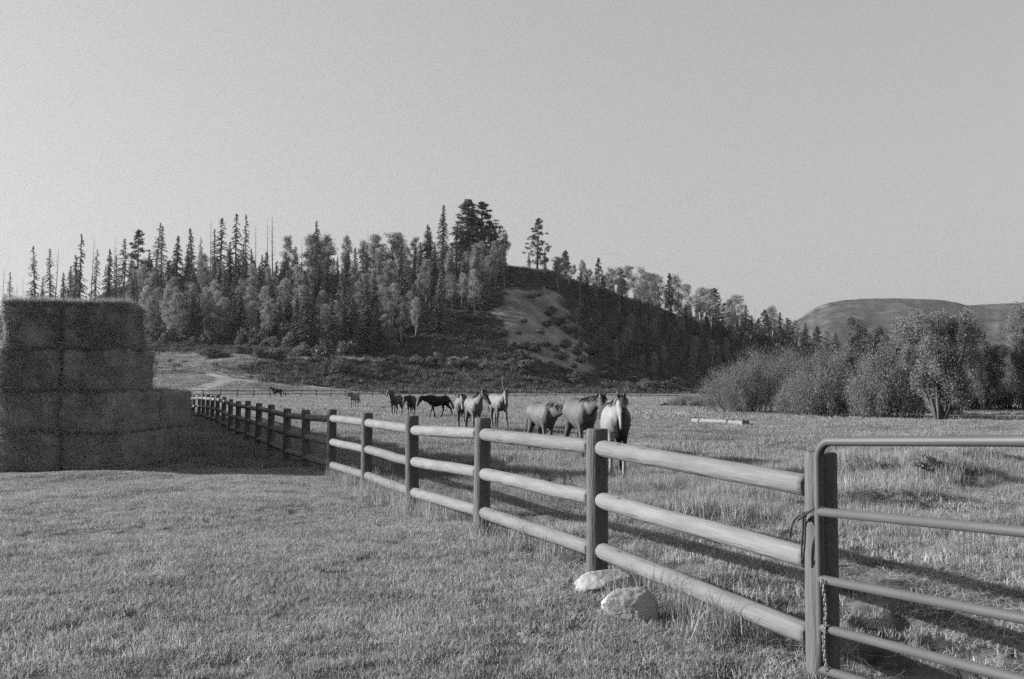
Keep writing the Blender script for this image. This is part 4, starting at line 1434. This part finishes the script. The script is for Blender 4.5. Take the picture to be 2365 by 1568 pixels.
def edge_tree_parts(W, H, seed, n=80, per=330, leaf=.17):
    g = np.random.default_rng(seed)
    acc = Acc()
    cs, rs = [], []
    stems = []
    for k in range(6):                                   # several stems fanning from one low stool
        a = 2 * math.pi * k / 6 + g.uniform(-.3, .3); o_ = g.uniform(.25, .75) * W
        tip = Vector((math.cos(a) * o_, math.sin(a) * o_, H * g.uniform(.72, .97)))
        mid_ = Vector((math.cos(a) * o_ * .75, math.sin(a) * o_ * .75, H * .38))
        stems.append((Vector((math.cos(a) * .12, math.sin(a) * .12, -.2)), mid_, tip))
        pts_ = [stems[-1][0].lerp(mid_, t).lerp(mid_.lerp(tip, t), t) for t in np.linspace(0, 1, 7)]
        acc.tube(pts_, [.15, .12, .10, .075, .05, .03, .01], 6)
    acc.tube([(0, 0, -.3), (0, 0, .25), (0, 0, .6)], [.30, .25, .14], 9)
    for k in range(n):
        t = .22 + .78 * g.random() ** .8
        p0_, p1_, p2_ = stems[k % 6]
        q = p0_.lerp(p1_, t).lerp(p1_.lerp(p2_, t), t)
        off_ = rdir(1, g)[0] * W * g.uniform(.05, .5) * math.sin(math.pi * min(.95, .15 + .7 * t))
        c = np.array(q) + off_
        c[2] = max(c[2], H * .22)
        cs.append(c); rs.append(g.uniform(.28, .7))
        if k % 2 == 0:
            acc.tube([tuple(q), tuple(c)], [.03, .008], 4)
    return acc.mesh('trunk', M['stem']), clump_crown(cs, rs, per, leaf, seed + 5, M['willow'], flat=1.5, upright=.9)


EDGE = [  # u, top v, base v, half width px, kind, label
    (1728, 806, 953, 116, 'dome', 'big dome shaped willow bush nearest the pale trough'),
    (1826, 812, 938, 74, 'dome', 'lower willow bush behind the big dome shaped bush'),
    (1905, 806, 962, 96, 'dome', 'spreading willow bush between the dome bush and the dark crowned tree'),
    (2008, 718, 952, 84, 'tree', 'tree with dark leafy top standing above the willow bushes'),
    (2046, 792, 966, 88, 'dome', 'willow thicket bush left of the tree with the forked trunk'),
    (2172, 716, 971, 102, 'tree', 'tall open tree with low forked trunk casting shade on the meadow'),
    (2110, 785, 948, 100, 'dome', 'willow bush behind the tree with the forked trunk'),
    (2275, 762, 950, 62, 'tree', 'slim tree between the forked tree and the right edge'),
    (2322, 790, 946, 84, 'dome', 'rounded willow bush near the right edge of the picture'),
    (2368, 692, 950, 62, 'tree', 'tall tree cut by the right edge of the picture'),
    (1600, 914, 938, 56, 'dome', 'low scrubby willow left of the big dome shaped bush'),
    (2232, 800, 944, 84, 'dome', 'small willow bush right behind the forked tree'),
    (1850, 872, 958, 60, 'dome', 'low shaggy willow in front of the dark crowned tree'),
    (1945, 790, 945, 74, 'dome', 'tall willow bush behind the dark crowned tree'),
    (2150, 850, 958, 70, 'dome', 'dark willow growth right behind the forked trunk'),
    (2430, 760, 950, 90, 'dome', 'willow bush just outside the right edge of the picture'),
]
for i, (u, vt, vb, hw, kind, lab) in enumerate(EDGE[:-1]):
    x, y, z = hit(u, vb)
    H_ = at(u, vt, y)[2] - z
    W_ = hw / F * y
    if kind == 'dome':
        sm_, cm_ = willow_parts(W_, H_, 40 + i, n_stem=int(80 + 32 * W_), per=int(105 + 24 * H_), leaf=.125 if y < 100 else .15)
        t = thing('willow_bush', lab, 'bush', (x, y, z), 0, 'willows at the meadow edge')
        obj('stem', sm_, t); obj('crown', cm_, t)
    else:
        dark_ = 'dark' in lab
        tm_, cm_ = edge_tree_parts(W_, H_, 70 + i, n=110, per=420 if dark_ else 360, leaf=.12 if dark_ else .10)
        if dark_:
            cm_.materials[0] = M['willow_shaded']
        t = thing('willow_tree', lab, 'tree', (x, y, z), 0, 'willows at the meadow edge')
        obj('trunk', tm_, t); obj('crown', cm_, t)

# weeds and small clumps in the meadow
for (u, v, px, w, lab) in ((1535, 938, 13, 1.6, 'small dark mound of weeds in the far meadow'), (2146, 1088, 46, 1.3, 'dark weed clump on the hummock seen through the gate'), (2045, 1092, 30, 2.6, 'low sprawling weed patch just left of the dark weed clump')):
    x, y, z = hit(u, v)
    plant('shrub', 1, (x, y, z - .03), px / F * y, lab, 'weed', None, 'weed_clump', w)


# ------------------------------------------------------------------ grass (stuff, scattered)
def blades_mesh(name, n, rad, h0, h1, w, lean, seed, mat, flatlay=0.0):
    g = np.random.default_rng(seed)
    a = g.uniform(0, 2 * np.pi, n); r = rad * np.sqrt(g.random(n))
    base = np.stack([np.cos(a) * r, np.sin(a) * r, np.zeros(n)], 1)
    h = g.uniform(h0, h1, n)
    la = g.uniform(0, 2 * np.pi, n); ln = np.abs(g.normal(size=n)) * lean
    ld = np.stack([np.cos(la), np.sin(la), np.zeros(n)], 1)
    sa = g.uniform(0, 2 * np.pi, n)
    sd_ = np.stack([np.cos(sa), np.sin(sa), np.zeros(n)], 1)
    up = np.array([0, 0, 1.0])
    if flatlay:
        base[:, 2] = g.uniform(0.005, 0.05, n)
        p1_ = base + ld * (h * .5)[:, None] + up * (g.normal(size=n) * .02 + .01)[:, None]
        p2_ = base + ld * h[:, None] + up * (g.normal(size=n) * .035)[:, None]
    else:
        p1_ = base + up * (h * .55)[:, None] + ld * (h * ln * .35)[:, None]
        p2_ = base + up * (h * (1 - .25 * np.minimum(ln, 1.5)))[:, None] + ld * (h * ln)[:, None]
    ww = w * g.uniform(.6, 1.3, n)[:, None]
    v = np.stack([base - sd_ * ww, base + sd_ * ww, p1_ + sd_ * ww * .8, p1_ - sd_ * ww * .8, p2_ + sd_ * ww * .12, p2_ - sd_ * ww * .12], 1).reshape(-1, 3)
    i0 = (np.arange(n) * 6)[:, None]
    f = np.concatenate([i0 + np.array([[0, 1, 2, 3]]), i0 + np.array([[3, 2, 4, 5]])], 0)
    return make_mesh(name, v, f, False, mat)


def scatter(name, label, pts, scl, protos, seed, tilt=0.08):
    g = np.random.default_rng(seed)
    n = len(pts)
    me = bpy.data.meshes.new(name)
    me.vertices.add(n)
    me.vertices.foreach_set('co', np.asarray(pts, np.float32).ravel())
    rot = np.stack([g.normal(size=n) * tilt, g.normal(size=n) * tilt, g.uniform(0, 6.283, n)], 1)
    a = me.attributes.new('rot', 'FLOAT_VECTOR', 'POINT'); a.data.foreach_set('vector', rot.astype(np.float32).ravel())
    a = me.attributes.new('scl', 'FLOAT', 'POINT'); a.data.foreach_set('value', np.asarray(scl, np.float32))
    a = me.attributes.new('pick', 'INT', 'POINT'); a.data.foreach_set('value', g.integers(0, len(protos), n).astype(np.int32))
    col = bpy.data.collections.new(name + '_kinds')
    for k, pmesh in enumerate(protos):
        col.objects.link(bpy.data.objects.new('%s_tuft_%d' % (name, k), pmesh))
    o = obj(name, me)
    ng = bpy.data.node_groups.new(name + '_scatter', 'GeometryNodeTree')
    ng.interface.new_socket('Geometry', in_out='INPUT', socket_type='NodeSocketGeometry')
    ng.interface.new_socket('Geometry', in_out='OUTPUT', socket_type='NodeSocketGeometry')
    N, L = ng.nodes.new, ng.links.new
    gi, go = N('NodeGroupInput'), N('NodeGroupOutput')
    ci = N('GeometryNodeCollectionInfo'); ci.inputs['Collection'].default_value = col
    ci.inputs['Separate Children'].default_value = True; ci.inputs['Reset Children'].default_value = True
    ip = N('GeometryNodeInstanceOnPoints'); ip.inputs['Pick Instance'].default_value = True

    def named(nm, ty):
        q = N('GeometryNodeInputNamedAttribute'); q.data_type = ty; q.inputs['Name'].default_value = nm
        return next(s for s in q.outputs if s.enabled and s.name == 'Attribute')
    L(gi.outputs[0], ip.inputs['Points']); L(ci.outputs[0], ip.inputs['Instance'])
    L(named('pick', 'INT'), ip.inputs['Instance Index'])
    L(named('rot', 'FLOAT_VECTOR'), ip.inputs['Rotation'])
    L(named('scl', 'FLOAT'), ip.inputs['Scale'])
    L(ip.outputs[0], go.inputs[0])
    md = o.modifiers.new('scatter', 'NODES'); md.node_group = ng
    o['kind'] = 'stuff'; o['label'] = label; o['category'] = name.split('_')[-1] if '_' in name else name
    return o


def sample(n, y0, y1, margin=1.0, side=None, seed=0, power=1.0):
    """points in the camera's view wedge between two distances"""
    g = np.random.default_rng(seed)
    y = y0 + (y1 - y0) * g.random(n * 3) ** power
    x = (g.random(n * 3) * 2 - 1) * (0.56 * y + margin)
    keep = g.random(n * 3) < (0.56 * y + margin) / (0.56 * y1 + margin)
    x, y = x[keep][:n], y[keep][:n]
    s = (x - FX(y)) * .93
    if side == 'left':
        m = s < 0.05
    elif side == 'right':
        m = s >= 0.05
    else:
        m = np.ones(len(x), bool)
    inhay = (y > HAY_Y - .1) & (y < HAY_Y + 48) & (x < hx(296) - (y - HAY_Y) * .3)
    m &= ~inhay
    x, y = x[m], y[m]
    return x, y, (x - FX(y)) * .93


lawn = [blades_mesh('lawn%d' % k, 50, .12, .02, .068, .0026, 1.1, k, M['grass']) for k in range(5)]
x, y, s = sample(40000, 3.0, 24.0, 1.0, 'left', 1)
z = terr(x, y)
cl = fbm(x / 1.1, y / 1.1, 41, 3)
sc = np.clip(0.95 + cl * 0.85, .6, 1.5) * (1 + 0.5 * np.exp(-(np.abs(s) / .35)))
scatter('lawn_grass', 'short sunlit grass in front of the fence and hay', np.stack([x, y, z], 1), sc, lawn, 1)

tall = [blades_mesh('tall%d' % k, 26, .13, .10, .30, .0034, .38, 20 + k, M['dry']) for k in range(5)]
x, y, s = sample(30000, 4.0, 26.0, 1.0, 'right', 2)
dens = fbm(x / 1.6, y / 1.6, 51, 3) + smooth01((s - 2.4) / 2.5) * 0.5 + smooth01((y - 11) / 6) * .4
keep = dens > 0.36 + rng.random(len(x)) * .25 + 0.35 * smooth01((3.8 - s) / 1.2) * smooth01((10.5 - y) / 2.5)
x, y, s = x[keep], y[keep], s[keep]
sc = np.clip(0.62 + fbm(x / 1.2, y / 1.2, 61, 3) * .8, .25, 1.3)
scatter('stubble_grass', 'taller dry grass and stubble inside the paddock', np.stack([x, y, terr(x, y)], 1), sc, tall, 2)

low = [blades_mesh('low%d' % k, 22, .13, .03, .10, .0036, .8, 33 + k, M['grass']) for k in range(4)]
x, y, s = sample(12000, 4.0, 16.0, 1.0, 'right', 9)
worn = smooth01((4.2 - s) / 1.5) * smooth01((10.5 - y) / 2.5)
keep = rng.random(len(x)) > worn * .25 - .3 * fbm(x / .6, y / .6, 171, 2)
x, y, worn = x[keep], y[keep], worn[keep]
sc = np.clip(0.8 + fbm(x / .8, y / .8, 71, 3) * 1.2, .2, 1.6) * (1 - .15 * worn)
scatter('short_grass', 'short trampled grass inside the paddock', np.stack([x, y, terr(x, y)], 1), sc, low, 9)

strawm = [blades_mesh('strawlay%d' % k, 12, .2, .10, .38, .0030, 1, 50 + k, M['dry'], flatlay=1) for k in range(5)]
x, y, s = sample(16000, 4.0, 20.0, 1.0, 'right', 3)
keep = (fbm(x / .9, y / .9, 81, 3) > -0.05)
x, y = x[keep], y[keep]
scatter('straw_litter', 'loose straw trampled on the paddock ground', np.stack([x, y, terr(x, y) + .01], 1), np.full(len(x), 1.0), strawm, 3, .05)

# tall stems at the foot of the fence
edge = [blades_mesh('edge%d' % k, 14, .12, .18, .42, .0032, .35, 70 + k, M['dry']) for k in range(4)]
g = np.random.default_rng(14)
yy = g.uniform(6.5, 20, 900); off_ = g.normal(size=900) * .22
xx = FX(yy) + off_
kp = (fbm(xx / .7, yy / .7, 91, 2) > .05)
scatter('fence_grass', 'tall dry stems along the foot of the log fence', np.stack([xx, yy, terr(xx, yy)], 1)[kp], g.uniform(.5, 1.1, 900)[kp], edge, 4)

# mid meadow
midm = [blades_mesh('mid%d' % k, 26, .22, .06, .20, .007, .55, 90 + k, M['meadow']) for k in range(4)]
x, y, s = sample(42000, 23.0, 62.0, 2.0, None, 5)
sc = np.clip(0.85 + fbm(x / 2.2, y / 2.2, 101, 3) * .9, .35, 1.5)
scatter('meadow_grass', 'dry sunlit meadow grass around the horses', np.stack([x, y, terr(x, y)], 1), sc, midm, 5)
farm = [blades_mesh('far%d' % k, 24, .6, .08, .26, .02, .45, 110 + k, M['meadow']) for k in range(4)]
x, y, s = sample(40000, 60.0, 205.0, 4.0, None, 6)
sc = np.clip(0.8 + fbm(x / 6, y / 6, 111, 3) * .9, .3, 1.4)
scatter('pasture_grass', 'far meadow grass up to the pasture fence', np.stack([x, y, terr(x, y)], 1), sc, farm, 6)

# low brush and grass covering the hillside
hb = [blades_mesh('brush%d' % k, 26, .75, .3, .95, .06, .5, 130 + k, M['brush']) for k in range(4)]
g = np.random.default_rng(19)
n = 26000
u = g.uniform(300, 1980, n); y = g.uniform(225, 560, n) + np.maximum(0, u - 1450) * .25
x = (u - CX) / F * y
z = terr(x, y)
zv = CY - F * ((z - CAMZ) / y - math.tan(PITCH))
onscree = (np.abs(u - scu(zv)) < scw(zv) - 4 + fbm(x / 5, y / 5, 31) * 42 + fbm(x / 14, y / 14, 77) * 40) & (zv > 662) & (zv < 866)
keep = (z > 1.8) & ~onscree & (g.random(n) > lit_grass_mask(u, zv, x, y) * .95)
scatter('hill_brush', 'low dark brush and grass covering the hillside', np.stack([x, y, z], 1)[keep], g.uniform(.5, 1.5, keep.sum()), hb, 7, .15)

# dry grass on the sunlit bench and slope left of the wood
n = 26000
u = g.uniform(330, 900, n); y = g.uniform(198, 300, n)
x = (u - CX) / F * y
z = terr(x, y)
zv = CY - F * ((z - CAMZ) / y - math.tan(PITCH))
keep = (z > .4) & (g.random(n) < lit_grass_mask(u, zv, x, y)) & (np.minimum(seg_dist(x, y, tr1), seg_dist(x, y, tr2)) > 2.2)
scatter('slope_grass', 'dry grass on the sunlit slope below the wood', np.stack([x, y, z], 1)[keep], g.uniform(.6, 1.7, keep.sum()), farm, 8, .12)

# ------------------------------------------------------------------ the air
hz = bpy.data.materials.new('haze_air')
hz.use_nodes = True
ht = hz.node_tree
ht.nodes.clear()
pv = ht.nodes.new('ShaderNodeVolumePrincipled')
pv.inputs['Color'].default_value = (.9, .9, .9, 1)
pv.inputs['Density'].default_value = 4e-5
pv.inputs['Anisotropy'].default_value = 0.3
ho = ht.nodes.new('ShaderNodeOutputMaterial')
ht.links.new(pv.outputs[0], ho.inputs['Volume'])
bm = bmesh.new()
bmesh.ops.create_cube(bm, size=1.0, matrix=Matrix.Translation((0, 0, 180)) @ Matrix.Diagonal((19400, 19400, 400, 1)))
me = bpy.data.meshes.new('haze'); bm.to_mesh(me); bm.free(); me.materials.append(hz)
haze = obj('haze', me)
haze['kind'] = 'stuff'
